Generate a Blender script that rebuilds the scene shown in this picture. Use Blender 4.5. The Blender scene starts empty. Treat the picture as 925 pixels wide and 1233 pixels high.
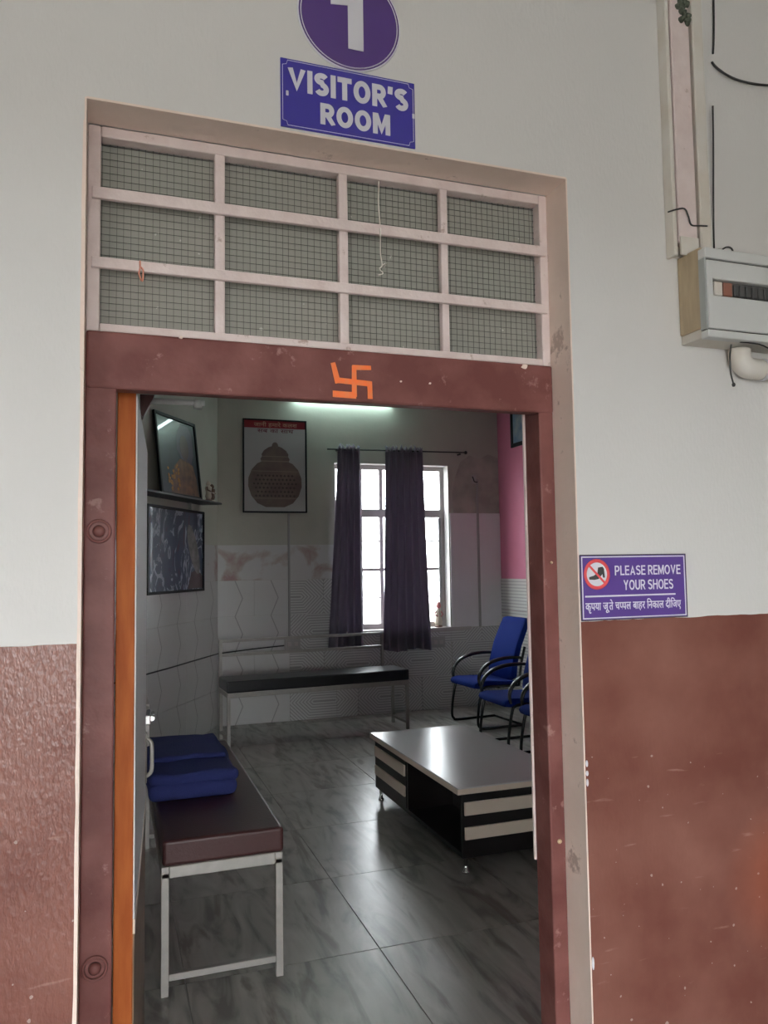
import bpy, bmesh, math, random
from mathutils import Vector, Matrix
random.seed(7)
C = bpy.context.scene.collection
S = bpy.context.scene
PI = math.pi

# ------------------------------------------------------------------ camera, sky, light, exposure
F_PX, YAW, PITCH, ROLL = 943.998, 0.3333, 0.0676, -0.0149
cam_data = bpy.data.cameras.new('camera'); cam = bpy.data.objects.new('camera', cam_data); C.objects.link(cam)
cam_data.sensor_fit = 'VERTICAL'; cam_data.sensor_height = 36.0
cam_data.lens = F_PX / 1233 * 36.0
cam_data.clip_start = 0.05
_f = Vector((math.sin(YAW) * math.cos(PITCH), math.cos(YAW) * math.cos(PITCH), math.sin(PITCH)))
_r = Vector((math.cos(YAW), -math.sin(YAW), 0)); _u = _r.cross(_f)
_r2 = math.cos(ROLL) * _r + math.sin(ROLL) * _u; _u2 = -math.sin(ROLL) * _r + math.cos(ROLL) * _u
cam.matrix_world = Matrix(((_r2.x, _u2.x, -_f.x, 0.0614), (_r2.y, _u2.y, -_f.y, -1.6655), (_r2.z, _u2.z, -_f.z, 1.62), (0, 0, 0, 1)))
S.camera = cam
S.view_settings.view_transform = 'Standard'; S.view_settings.look = 'None'
S.view_settings.gamma = 1.0; S.view_settings.use_curve_mapping = False
S.view_settings.exposure = 0.0
try:
    S.cycles.use_denoising = True
    S.cycles.max_bounces = 10; S.cycles.diffuse_bounces = 6
    S.cycles.sample_clamp_indirect = 4.0
except Exception:
    pass
SKY = 22.0
w = bpy.data.worlds.new('overcast_sky'); S.world = w; w.use_nodes = True
bg = w.node_tree.nodes['Background']; bg.inputs[0].default_value = (0.96, 0.985, 1.0, 1); bg.inputs[1].default_value = SKY
TUBE = 38.0            # strength of the tube light over the window

# ------------------------------------------------------------------ materials
def nodes_of(m): return m.node_tree.nodes, m.node_tree.links
def mat(name, col, rough=0.6, metal=0.0, coat=0.0, var=0.0, vscale=8.0, bump=0.0, bscale=60.0, spec=0.5, stretch=None, col2=None, vdetail=4.0, spots=None):
    """principled material with a noise mixed into its own colour and a fine relief"""
    m = bpy.data.materials.new(name); m.use_nodes = True
    n, l = nodes_of(m); b = n['Principled BSDF']
    b.inputs['Base Color'].default_value = (*col, 1); b.inputs['Roughness'].default_value = rough
    b.inputs['Metallic'].default_value = metal; b.inputs['Coat Weight'].default_value = coat
    b.inputs['Coat Roughness'].default_value = 0.05
    b.inputs['Specular IOR Level'].default_value = spec
    if var or bump:
        tc = n.new('ShaderNodeTexCoord'); mp = n.new('ShaderNodeMapping'); l.new(tc.outputs['Object'], mp.inputs[0])
        if stretch: mp.inputs['Scale'].default_value = stretch
    if var:
        nz = n.new('ShaderNodeTexNoise'); nz.inputs['Scale'].default_value = vscale; nz.inputs['Detail'].default_value = vdetail
        l.new(mp.outputs[0], nz.inputs['Vector'])
        rp = n.new('ShaderNodeValToRGB'); rp.color_ramp.elements[0].position = 0.38; rp.color_ramp.elements[1].position = 0.68
        c2 = col2 if col2 else tuple(min(1, c * (1 + var)) for c in col)
        c1 = col if col2 else tuple(c * (1 - var) for c in col)
        rp.color_ramp.elements[0].color = (*c1, 1); rp.color_ramp.elements[1].color = (*c2, 1)
        l.new(nz.outputs[0], rp.inputs[0]); l.new(rp.outputs[0], b.inputs['Base Color'])
    if spots and var:
        sc_, ss_, th_ = spots
        ns = n.new('ShaderNodeTexNoise'); ns.inputs['Scale'].default_value = ss_; ns.inputs['Detail'].default_value = 6; ns.inputs['Roughness'].default_value = 0.7
        l.new(mp.outputs[0], ns.inputs['Vector'])
        rs = n.new('ShaderNodeValToRGB'); rs.color_ramp.elements[0].position = th_; rs.color_ramp.elements[1].position = th_ + 0.06
        rs.color_ramp.elements[0].color = (0, 0, 0, 1); rs.color_ramp.elements[1].color = (0.8, 0.8, 0.8, 1); l.new(ns.outputs[0], rs.inputs[0])
        mx_ = n.new('ShaderNodeMix'); mx_.data_type = 'RGBA'; l.new(rs.outputs[0], mx_.inputs['Factor'])
        ca = [i for i in mx_.inputs if i.name == 'A' and i.type == 'RGBA'][0]; cb = [i for i in mx_.inputs if i.name == 'B' and i.type == 'RGBA'][0]
        l.new(rp.outputs[0], ca); cb.default_value = (*sc_, 1)
        l.new([o for o in mx_.outputs if o.type == 'RGBA'][0], b.inputs['Base Color'])
    if bump:
        nb = n.new('ShaderNodeTexNoise'); nb.inputs['Scale'].default_value = bscale; nb.inputs['Detail'].default_value = 3
        l.new(mp.outputs[0], nb.inputs['Vector'])
        bm_ = n.new('ShaderNodeBump'); bm_.inputs['Strength'].default_value = bump; bm_.inputs['Distance'].default_value = 0.01
        l.new(nb.outputs[0], bm_.inputs['Height']); l.new(bm_.outputs[0], b.inputs['Normal'])
    return m
def emit(name, col, s):
    m = bpy.data.materials.new(name); m.use_nodes = True
    b = m.node_tree.nodes['Principled BSDF']; b.inputs['Base Color'].default_value = (*col, 1)
    b.inputs['Emission Color'].default_value = (*col, 1); b.inputs['Emission Strength'].default_value = s
    return m
def math_node(n, l, op, a, b=None):
    x = n.new('ShaderNodeMath'); x.operation = op
    for i, v in enumerate((a, b)):
        if v is None: continue
        if isinstance(v, (int, float)): x.inputs[i].default_value = v
        else: l.new(v, x.inputs[i])
    return x.outputs[0]
def mixc(n, l, fac, a, b):
    x = n.new('ShaderNodeMix'); x.data_type = 'RGBA'
    l.new(fac, x.inputs['Factor']) if not isinstance(fac, (int, float)) else setattr(x.inputs['Factor'], 'default_value', fac)
    for s, v in (('A', a), ('B', b)):
        sock = [i for i in x.inputs if i.name == s and i.type == 'RGBA'][0]
        if isinstance(v, tuple): sock.default_value = (*v, 1)
        else: l.new(v, sock)
    return [o for o in x.outputs if o.type == 'RGBA'][0]

M = {}
M['wall_white'] = mat('white_wall_paint', (0.76, 0.755, 0.72), 0.55, var=0.035, vscale=1.6, bump=0.12, bscale=45)
M['inner_paint'] = mat('grey_green_room_paint', (0.47, 0.475, 0.41), 0.6, var=0.06, vscale=2.0, bump=0.1, bscale=40)
M['pink_paint'] = mat('pink_room_paint', (0.52, 0.15, 0.24), 0.5, var=0.05, vscale=3, bump=0.1)
M['ceiling'] = mat('ceiling_whitewash', (0.82, 0.82, 0.80), 0.8)
M['pink_trim'] = mat('pinkish_white_gloss_paint', (0.80, 0.66, 0.58), 0.45, col2=(0.86, 0.72, 0.64), var=0.1, vscale=9, spots=((0.42, 0.30, 0.25), 9, 0.61), bump=0.25, bscale=30)
M['iron_pink'] = mat('pale_pink_enamel', (0.78, 0.67, 0.65), 0.4, col2=(0.68, 0.56, 0.54), var=0.1, vscale=14, spots=((0.40, 0.27, 0.23), 12, 0.62), bump=0.15, bscale=60)
M['wood'] = mat('maroon_painted_wood', (0.130, 0.044, 0.040), 0.45, spec=0.2, col2=(0.195, 0.078, 0.070), var=0.2, vscale=9, vdetail=8, spots=((0.30, 0.17, 0.15), 16, 0.62), bump=0.2, bscale=30, stretch=(1, 1, 1))
M['door_edge'] = mat('orange_brown_varnished_edge', (0.37, 0.092, 0.024), 0.5, spec=0.1, col2=(0.47, 0.135, 0.035), var=0.2, vscale=12, stretch=(3, 3, 0.5), bump=0.05)
M['door_lam'] = mat('white_door_laminate', (0.74, 0.75, 0.77), 0.55)
M['door_brown'] = mat('brown_kick_panel', (0.20, 0.12, 0.07), 0.4, var=0.2, vscale=10)
M['sign_blue'] = mat('royal_blue_sign', (0.028, 0.020, 0.245), 0.3, coat=0.2)
M['sign_purple'] = mat('deep_purple_sign', (0.060, 0.022, 0.155), 0.3, coat=0.3)
M['sign_violet'] = mat('violet_sign', (0.105, 0.055, 0.27), 0.3, coat=0.2)
M['sign_white'] = mat('sign_white', (0.80, 0.80, 0.86), 0.4)
M['sign_red'] = mat('sign_red', (0.75, 0.09, 0.10), 0.4)
M['shoe_dark'] = mat('sign_dark', (0.05, 0.05, 0.05), 0.5)
M['vermilion'] = mat('orange_vermilion_paint', (0.85, 0.16, 0.03), 0.6, col2=(0.75, 0.20, 0.06), var=0.1, vscale=60)
M['steel_paint'] = mat('silver_grey_painted_steel', (0.42, 0.40, 0.37), 0.4, metal=0.25, var=0.06, vscale=20)
M['vinyl_maroon'] = mat('dark_maroon_vinyl', (0.060, 0.019, 0.019), 0.42, spec=0.35, bump=0.1, bscale=90)
M['vinyl_black'] = mat('black_vinyl', (0.020, 0.020, 0.022), 0.32, bump=0.08, bscale=90)
M['cloth_blue'] = mat('navy_blanket_cloth', (0.030, 0.038, 0.145), 0.9, bump=0.4, bscale=160, spec=0.2)
M['chair_blue'] = mat('royal_blue_chair_fabric', (0.007, 0.024, 0.18), 0.85, bump=0.3, bscale=250, spec=0.1)
M['black_gloss'] = mat('black_glossy_plastic', (0.012, 0.012, 0.014), 0.25)
M['black'] = mat('black_satin', (0.015, 0.014, 0.014), 0.5)
M['laminate_white'] = mat('white_tabletop_laminate', (0.60, 0.60, 0.59), 0.22, spec=0.12)
M['laminate_cream'] = mat('cream_laminate_edge', (0.74, 0.63, 0.52), 0.35)
M['black_lam'] = mat('black_laminate', (0.012, 0.010, 0.010), 0.3)
M['chrome'] = mat('chrome', (0.75, 0.75, 0.75), 0.15, metal=1)
M['brass'] = mat('brass_screw', (0.75, 0.62, 0.40), 0.35, metal=0.6)
M['pvc'] = mat('aged_white_pvc', (0.62, 0.57, 0.50), 0.5, col2=(0.70, 0.68, 0.64), var=0.1, vscale=7)
M['rust'] = mat('rust_brown_backing', (0.26, 0.16, 0.12), 0.7, var=0.25, vscale=20)
M['board'] = mat('tan_wooden_board', (0.36, 0.28, 0.18), 0.6, var=0.1, vscale=18, stretch=(4, 4, 0.6))
M['box_grey'] = mat('light_grey_enclosure', (0.60, 0.61, 0.60), 0.4)
M['box_shadow'] = mat('grey_enclosure_shade', (0.33, 0.35, 0.34), 0.5)  # darker copy of the enclosure grey: side shade put into the colour
M['box_dark'] = mat('dark_breaker_window', (0.06, 0.06, 0.055), 0.3)
M['terracotta'] = mat('terracotta_block', (0.22, 0.09, 0.06), 0.6)
M['cable'] = mat('black_cable', (0.02, 0.02, 0.02), 0.5)
M['grime'] = mat('dark_green_grime', (0.06, 0.07, 0.05), 0.9)
M['thread'] = mat('white_thread', (0.72, 0.68, 0.62), 0.9)
M['thread_red'] = mat('faded_red_thread', (0.62, 0.25, 0.18), 0.9)
M['wire_mesh'] = mat('dark_wire_mesh', (0.055, 0.055, 0.05), 0.7)
M['rod'] = mat('dark_curtain_rod', (0.03, 0.03, 0.03), 0.4, metal=0.5)
M['window_wood'] = mat('pale_window_enamel', (0.50, 0.46, 0.45), 0.5)
M['panel'] = mat('pale_grey_wall_panel', (0.84, 0.83, 0.85), 0.5, var=0.03, vscale=2)
M['patch'] = mat('brownish_bare_plaster', (0.42, 0.395, 0.35), 0.85, var=0.16, vscale=5)
M['strip'] = mat('grey_wall_trunking', (0.34, 0.34, 0.33), 0.5)
M['plate'] = mat('grey_wall_plate', (0.42, 0.41, 0.40), 0.5)
M['frame_black'] = mat('black_picture_frame', (0.010, 0.010, 0.012), 0.5, spec=0.2)
M['poster_white'] = mat('poster_paper', (0.44, 0.44, 0.44), 0.35, coat=0.3)
M['poster_red'] = mat('poster_red_band', (0.26, 0.012, 0.022), 0.4)
M['poster_text'] = mat('poster_pale_lettering', (0.55, 0.32, 0.22), 0.5)
M['poster_text2'] = mat('poster_maroon_lettering', (0.16, 0.03, 0.05), 0.5)
M['urn'] = mat('printed_urn_brown', (0.12, 0.080, 0.070), 0.4, col2=(0.19, 0.14, 0.115), var=0.3, vscale=6)
M['urn_dark'] = mat('printed_urn_dark_pattern', (0.050, 0.034, 0.032), 0.4)
M['urn_light'] = mat('printed_urn_pale_band', (0.25, 0.195, 0.17), 0.4)
M['shelf_dark'] = mat('dark_grey_shelf_board', (0.07, 0.07, 0.07), 0.5)
M['floor_out'] = mat('grey_veranda_stone', (0.26, 0.245, 0.225), 0.35, var=0.1, vscale=3)
M['ground'] = mat('pale_concrete_yard', (0.42, 0.40, 0.37), 0.9, var=0.1, vscale=0.6)
M['cream'] = mat('ivory_figurine_glaze', (0.62, 0.55, 0.44), 0.4)
M['brown'] = mat('brown_figurine_paint', (0.16, 0.09, 0.06), 0.5)
M['rose'] = mat('rose_figurine_paint', (0.45, 0.16, 0.15), 0.5)
M['skin_print'] = mat('printed_dusky_face', (0.10, 0.05, 0.045), 0.4, coat=0.5)
M['robe_print'] = mat('printed_saffron_robe', (0.24, 0.11, 0.05), 0.4, coat=0.5, col2=(0.12, 0.055, 0.035), var=0.3, vscale=14)
M['marigold'] = mat('printed_marigolds', (0.42, 0.17, 0.02), 0.5, coat=0.5, var=0.3, vscale=60)
M['backdrop_print'] = mat('printed_blue_grey_backdrop', (0.02, 0.028, 0.05), 0.4, coat=0.5, col2=(0.015, 0.015, 0.022), var=0.3, vscale=5)
M['purple_print'] = mat('printed_purple_shawl', (0.085, 0.055, 0.10), 0.4, coat=0.5)
M['pale_oval'] = mat('printed_pale_oval', (0.20, 0.19, 0.19), 0.4, coat=1, var=0.3, vscale=16)
M['maroon_print'] = mat('printed_maroon_cloth', (0.055, 0.016, 0.022), 0.4, coat=1)
M['sky_print'] = mat('printed_blue_view', (0.10, 0.17, 0.27), 0.4, coat=0.6, col2=(0.26, 0.30, 0.30), var=0.3, vscale=7)

# front wall: white above, maroon oil-paint dado below (a real painted line at 1.475 m, slightly wavering)
def dado_material():
    m = bpy.data.materials.new('white_wall_with_maroon_dado'); m.use_nodes = True
    n, l = nodes_of(m); b = n['Principled BSDF']; b.inputs['Specular IOR Level'].default_value = 0.28
    tc = n.new('ShaderNodeTexCoord'); sp = n.new('ShaderNodeSeparateXYZ'); l.new(tc.outputs['Object'], sp.inputs[0])
    wv = n.new('ShaderNodeTexNoise'); wv.inputs['Scale'].default_value = 14; l.new(tc.outputs['Object'], wv.inputs['Vector'])
    z = math_node(n, l, 'ADD', sp.outputs['Z'], math_node(n, l, 'MULTIPLY', math_node(n, l, 'SUBTRACT', wv.outputs[0], 0.5), 0.008))
    low = math_node(n, l, 'LESS_THAN', z, 1.475)
    # white
    n1 = n.new('ShaderNodeTexNoise'); n1.inputs['Scale'].default_value = 1.5; n1.inputs['Detail'].default_value = 5; l.new(tc.outputs['Object'], n1.inputs['Vector'])
    white = mixc(n, l, n1.outputs[0], (0.67, 0.66, 0.645), (0.74, 0.73, 0.715))
    # maroon, worn, with streaks and a rusty stain low on the right
    n2 = n.new('ShaderNodeTexNoise'); n2.inputs['Scale'].default_value = 4.0; n2.inputs['Detail'].default_value = 7; l.new(tc.outputs['Object'], n2.inputs['Vector'])
    r2 = n.new('ShaderNodeValToRGB'); r2.color_ramp.elements[0].position = 0.35; r2.color_ramp.elements[1].position = 0.72
    r2.color_ramp.elements[0].color = (0.150, 0.054, 0.042, 1); r2.color_ramp.elements[1].color = (0.235, 0.105, 0.082, 1); l.new(n2.outputs[0], r2.inputs[0])
    mp = n.new('ShaderNodeMapping'); mp.inputs['Scale'].default_value = (9, 9, 60); l.new(tc.outputs['Object'], mp.inputs[0])
    n3 = n.new('ShaderNodeTexNoise'); n3.inputs['Scale'].default_value = 1.0; n3.inputs['Detail'].default_value = 6; l.new(mp.outputs[0], n3.inputs['Vector'])
    r3 = n.new('ShaderNodeValToRGB'); r3.color_ramp.elements[0].position = 0.655; r3.color_ramp.elements[1].position = 0.76
    r3.color_ramp.elements[0].color = (0, 0, 0, 1); r3.color_ramp.elements[1].color = (1, 1, 1, 1); l.new(n3.outputs[0], r3.inputs[0])
    zlow = math_node(n, l, 'LESS_THAN', sp.outputs['Z'], 1.15)
    scr = math_node(n, l, 'MULTIPLY', math_node(n, l, 'MULTIPLY', r3.outputs[0], zlow), 0.5)
    mar = mixc(n, l, scr, r2.outputs[0], (0.38, 0.24, 0.20))
    n4 = n.new('ShaderNodeTexNoise'); n4.inputs['Scale'].default_value = 70; n4.inputs['Detail'].default_value = 0; l.new(tc.outputs['Object'], n4.inputs['Vector'])
    mar = mixc(n, l, math_node(n, l, 'MULTIPLY', math_node(n, l, 'MULTIPLY', math_node(n, l, 'GREATER_THAN', n4.outputs[0], 0.815), zlow), 0.5), mar, (0.5, 0.42, 0.38))
    vd = n.new('ShaderNodeVectorMath'); vd.operation = 'DISTANCE'; l.new(tc.outputs['Object'], vd.inputs[0]); vd.inputs[1].default_value = (1.76, 0, 0.78)
    st = math_node(n, l, 'MULTIPLY', math_node(n, l, 'SUBTRACT', 1.0, math_node(n, l, 'MULTIPLY', vd.outputs['Value'], 4.5)), n2.outputs[0])
    stn = n.new('ShaderNodeClamp'); l.new(st, stn.inputs[0])
    mar = mixc(n, l, stn.outputs[0], mar, (0.30, 0.055, 0.015))
    col = mixc(n, l, low, white, mar); l.new(col, b.inputs['Base Color'])
    l.new(math_node(n, l, 'SUBTRACT', 0.55, math_node(n, l, 'MULTIPLY', low, 0.34)), b.inputs['Roughness'])
    mb = n.new('ShaderNodeMapping'); mb.inputs['Scale'].default_value = (1, 1, 0.45); l.new(tc.outputs['Object'], mb.inputs[0])
    nb = n.new('ShaderNodeTexNoise'); nb.inputs['Scale'].default_value = 115; nb.inputs['Detail'].default_value = 2; l.new(mb.outputs[0], nb.inputs['Vector'])
    left = math_node(n, l, 'LESS_THAN', sp.outputs['X'], 0.5)
    bs = math_node(n, l, 'ADD', 0.10, math_node(n, l, 'MULTIPLY', math_node(n, l, 'MULTIPLY', low, left), 0.24))
    bp = n.new('ShaderNodeBump'); bp.inputs['Distance'].default_value = 0.008; l.new(bs, bp.inputs['Strength']); l.new(nb.outputs[0], bp.inputs['Height']); l.new(bp.outputs[0], b.inputs['Normal'])
    return m
M['front_wall'] = dado_material()

def marble(name, c_dark, c_mid, c_light, scale, rough):
    """veined stone: every tile is shifted by its own random offset"""
    m = bpy.data.materials.new(name); m.use_nodes = True
    n, l = nodes_of(m); b = n['Principled BSDF']; b.inputs['Roughness'].default_value = rough
    tc = n.new('ShaderNodeTexCoord'); oi = n.new('ShaderNodeObjectInfo')
    ad = n.new('ShaderNodeVectorMath'); ad.operation = 'ADD'; l.new(tc.outputs['Object'], ad.inputs[0])
    sc = n.new('ShaderNodeVectorMath'); sc.operation = 'SCALE'; sc.inputs[0].default_value = (13, 7, 5); l.new(oi.outputs['Random'], sc.inputs['Scale']); l.new(sc.outputs[0], ad.inputs[1])
    mp = n.new('ShaderNodeMapping'); mp.inputs['Rotation'].default_value = (0, 0, math.radians(-38)); mp.inputs['Scale'].default_value = (3.2, 0.75, 1); l.new(ad.outputs[0], mp.inputs[0])
    nz = n.new('ShaderNodeTexNoise'); nz.inputs['Scale'].default_value = scale; nz.inputs['Detail'].default_value = 8; nz.inputs['Distortion'].default_value = 1.6; l.new(mp.outputs[0], nz.inputs['Vector'])
    rp = n.new('ShaderNodeValToRGB'); e = rp.color_ramp.elements; e[0].position = 0.33; e[1].position = 0.72
    e[0].color = (*c_dark, 1); e[1].color = (*c_light, 1); k = e.new(0.47); k.color = (*c_mid, 1)
    l.new(nz.outputs[0], rp.inputs[0])
    mp2 = n.new('ShaderNodeMapping'); mp2.inputs['Rotation'].default_value = (0, 0, math.radians(-30)); mp2.inputs['Scale'].default_value = (5.0, 0.9, 1); l.new(ad.outputs[0], mp2.inputs[0])
    n2 = n.new('ShaderNodeTexNoise'); n2.inputs['Scale'].default_value = scale * 0.8; n2.inputs['Detail'].default_value = 5; n2.inputs['Distortion'].default_value = 0.8; l.new(mp2.outputs[0], n2.inputs['Vector'])
    r2 = n.new('ShaderNodeValToRGB'); r2.color_ramp.elements[0].position = 0.56; r2.color_ramp.elements[1].position = 0.66
    r2.color_ramp.elements[0].color = (0, 0, 0, 1); r2.color_ramp.elements[1].color = (0.75, 0.75, 0.75, 1); l.new(n2.outputs[0], r2.inputs[0])
    l.new(mixc(n, l, r2.outputs[0], rp.outputs[0], (0.185, 0.150, 0.125)), b.inputs['Base Color'])
    return m
M['marble'] = marble('grey_veined_floor_marble', (0.22, 0.210, 0.192), (0.41, 0.395, 0.365), (0.54, 0.52, 0.485), 2.3, 0.28)

def wall_tile(name, kind):
    """glazed wall tile; the printed relief lines belong to the tile: object space, x along the wall, z up"""
    m = bpy.data.materials.new(name); m.use_nodes = True
    n, l = nodes_of(m); b = n['Principled BSDF']; b.inputs['Roughness'].default_value = 0.25
    tc = n.new('ShaderNodeTexCoord'); sp = n.new('ShaderNodeSeparateXYZ'); l.new(tc.outputs['Object'], sp.inputs[0])
    u, v = sp.outputs['X'], sp.outputs['Z']
    base, dark = (0.50, 0.50, 0.49), (0.30, 0.30, 0.30)
    nz = n.new('ShaderNodeTexNoise'); nz.inputs['Scale'].default_value = 3; l.new(tc.outputs['Object'], nz.inputs['Vector'])
    col = mixc(n, l, nz.outputs[0], (0.62, 0.62, 0.61), (0.68, 0.68, 0.67))
    h = None
    if kind == 'stripe':        # parallel lines that bend at 45 degrees into crossings, alternate rows shifted
        au = math_node(n, l, 'ABSOLUTE', u); av = math_node(n, l, 'ABSOLUTE', v)
        far = math_node(n, l, 'SUBTRACT', 0.375, au)        # distance from the crossing at the tile's end
        dg_ = math_node(n, l, 'MULTIPLY', math_node(n, l, 'ADD', math_node(n, l, 'SUBTRACT', 0.26, far), av), 0.7071)
        d = math_node(n, l, 'MAXIMUM', av, dg_)
        h = math_node(n, l, 'FRACT', math_node(n, l, 'MULTIPLY', d, 37.0))
        line = math_node(n, l, 'LESS_THAN', h, 0.38)
        col = mixc(n, l, math_node(n, l, 'MULTIPLY', line, 0.55), col, (0.24, 0.24, 0.24))
    elif kind == 'chevron':     # sparse zigzag uprights
        zz = math_node(n, l, 'ABSOLUTE', v)
        uu = math_node(n, l, 'ADD', u, math_node(n, l, 'MULTIPLY', zz, 0.42))
        h = math_node(n, l, 'FRACT', math_node(n, l, 'MULTIPLY', math_node(n, l, 'ADD', uu, 5.0), 2.6667))
        line = math_node(n, l, 'LESS_THAN', h, 0.03)
        col = mixc(n, l, math_node(n, l, 'MULTIPLY', line, 0.6), col, (0.26, 0.26, 0.26))
    elif kind == 'floral':      # dull pink and ochre stone print
        n2 = n.new('ShaderNodeTexNoise'); n2.inputs['Scale'].default_value = 3.2; n2.inputs['Detail'].default_value = 6; n2.inputs['Distortion'].default_value = 0.6
        oi = n.new('ShaderNodeObjectInfo'); ad = n.new('ShaderNodeVectorMath'); ad.operation = 'ADD'; l.new(tc.outputs['Object'], ad.inputs[0])
        sc = n.new('ShaderNodeVectorMath'); sc.operation = 'SCALE'; sc.inputs[0].default_value = (9, 7, 5); l.new(oi.outputs['Random'], sc.inputs['Scale']); l.new(sc.outputs[0], ad.inputs[1]); l.new(ad.outputs[0], n2.inputs['Vector'])
        r = n.new('ShaderNodeValToRGB'); e = r.color_ramp.elements; e[0].position = 0.52; e[1].position = 0.66
        e[0].color = (0.62, 0.62, 0.61, 1); e[1].color = (0.44, 0.29, 0.28, 1); k = e.new(0.58); k.color = (0.52, 0.46, 0.43, 1)
        l.new(n2.outputs[0], r.inputs[0]); col = r.outputs[0]
    elif kind == 'ripple':
        h = math_node(n, l, 'FRACT', math_node(n, l, 'MULTIPLY', math_node(n, l, 'ADD', v, 4.0), 28.0))
        line = math_node(n, l, 'LESS_THAN', h, 0.35)
        col = mixc(n, l, math_node(n, l, 'MULTIPLY', line, 0.6), (0.62, 0.61, 0.58), (0.30, 0.30, 0.29))
    l.new(col, b.inputs['Base Color'])
    return m
for k_ in ('stripe', 'chevron', 'floral', 'ripple'): M['tile_' + k_] = wall_tile(k_ + '_wall_tile', k_)

def pane_dusty():
    m = bpy.data.materials.new('dusty_greenish_glass'); m.use_nodes = True
    n, l = nodes_of(m); b = n['Principled BSDF']; out = n['Material Output']
    tc = n.new('ShaderNodeTexCoord'); nz = n.new('ShaderNodeTexNoise'); nz.inputs['Scale'].default_value = 4; nz.inputs['Detail'].default_value = 4
    oi = n.new('ShaderNodeObjectInfo'); ad = n.new('ShaderNodeVectorMath'); ad.operation = 'ADD'; l.new(tc.outputs['Object'], ad.inputs[0])
    sc = n.new('ShaderNodeVectorMath'); sc.operation = 'SCALE'; sc.inputs[0].default_value = (9, 7, 5); l.new(oi.outputs['Random'], sc.inputs['Scale']); l.new(sc.outputs[0], ad.inputs[1]); l.new(ad.outputs[0], nz.inputs['Vector'])
    col = mixc(n, l, nz.outputs[0], (0.27, 0.29, 0.26), (0.33, 0.30, 0.265))
    # settled dust flecks
    n2 = n.new('ShaderNodeTexNoise'); n2.inputs['Scale'].default_value = 55; l.new(ad.outputs[0], n2.inputs['Vector'])
    fl = math_node(n, l, 'GREATER_THAN', n2.outputs[0], 0.755)
    col = mixc(n, l, math_node(n, l, 'MULTIPLY', fl, 0.7), col, (0.6, 0.58, 0.54))
    l.new(col, b.inputs['Base Color']); b.inputs['Roughness'].default_value = 0.5
    tr = n.new('ShaderNodeBsdfTransparent'); tr.inputs[0].default_value = (0.85, 0.9, 0.86, 1)
    mx = n.new('ShaderNodeMixShader'); mx.inputs[0].default_value = 0.12; l.new(b.outputs[0], mx.inputs[1]); l.new(tr.outputs[0], mx.inputs[2]); l.new(mx.outputs[0], out.inputs[0])
    return m
M['pane_dusty'] = pane_dusty()
def clear_glass():
    m = bpy.data.materials.new('clear_window_glass'); m.use_nodes = True
    n, l = nodes_of(m); out = n['Material Output']
    tr = n.new('ShaderNodeBsdfTransparent'); tr.inputs[0].default_value = (0.93, 0.95, 0.96, 1)
    gl = n.new('ShaderNodeBsdfGlossy'); gl.inputs['Roughness'].default_value = 0.02
    mx = n.new('ShaderNodeMixShader'); mx.inputs[0].default_value = 0.05; l.new(tr.outputs[0], mx.inputs[1]); l.new(gl.outputs[0], mx.inputs[2]); l.new(mx.outputs[0], out.inputs[0])
    return m
M['glass'] = clear_glass()
def curtain_cloth():
    m = bpy.data.materials.new('dark_violet_curtain_cloth'); m.use_nodes = True
    n, l = nodes_of(m); b = n['Principled BSDF']; out = n['Material Output']
    b.inputs['Base Color'].default_value = (0.19, 0.16, 0.21, 1); b.inputs['Roughness'].default_value = 0.75
    b.inputs['Sheen Weight'].default_value = 0.3
    ts = n.new('ShaderNodeBsdfTranslucent'); ts.inputs[0].default_value = (0.22, 0.19, 0.25, 1)
    mx = n.new('ShaderNodeMixShader'); mx.inputs[0].default_value = 0.22; l.new(b.outputs[0], mx.inputs[1]); l.new(ts.outputs[0], mx.inputs[2]); l.new(mx.outputs[0], out.inputs[0])
    return m
M['curtain'] = curtain_cloth()
def swirl_print():
    m = bpy.data.materials.new('printed_navy_and_white_picture'); m.use_nodes = True
    n, l = nodes_of(m); b = n['Principled BSDF']; b.inputs['Roughness'].default_value = 0.45; b.inputs['Coat Weight'].default_value = 0.1
    tc = n.new('ShaderNodeTexCoord'); mp = n.new('ShaderNodeMapping'); mp.inputs['Scale'].default_value = (4, 4, 2.2); mp.inputs['Rotation'].default_value = (0, 0.35, 0); l.new(tc.outputs['Object'], mp.inputs[0])
    nz = n.new('ShaderNodeTexNoise'); nz.inputs['Scale'].default_value = 1.6; nz.inputs['Detail'].default_value = 6; nz.inputs['Distortion'].default_value = 1.8; l.new(mp.outputs[0], nz.inputs['Vector'])
    r = n.new('ShaderNodeValToRGB'); e = r.color_ramp.elements; e[0].position = 0.30; e[0].color = (0.075, 0.022, 0.05, 1); e[1].position = 0.80; e[1].color = (0.02, 0.02, 0.04, 1)
    for p, c in ((0.40, (0.03, 0.045, 0.105)), (0.53, (0.035, 0.06, 0.11)), (0.555, (0.40, 0.42, 0.52)), (0.60, (0.30, 0.32, 0.42)), (0.63, (0.03, 0.05, 0.09))):
        k = e.new(p); k.color = (*c, 1)
    l.new(nz.outputs[0], r.inputs[0]); l.new(r.outputs[0], b.inputs['Base Color'])
    return m
M['swirl'] = swirl_print()
M['tube'] = emit('tube_light_glow', (0.74, 1.0, 0.95), TUBE)

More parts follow.
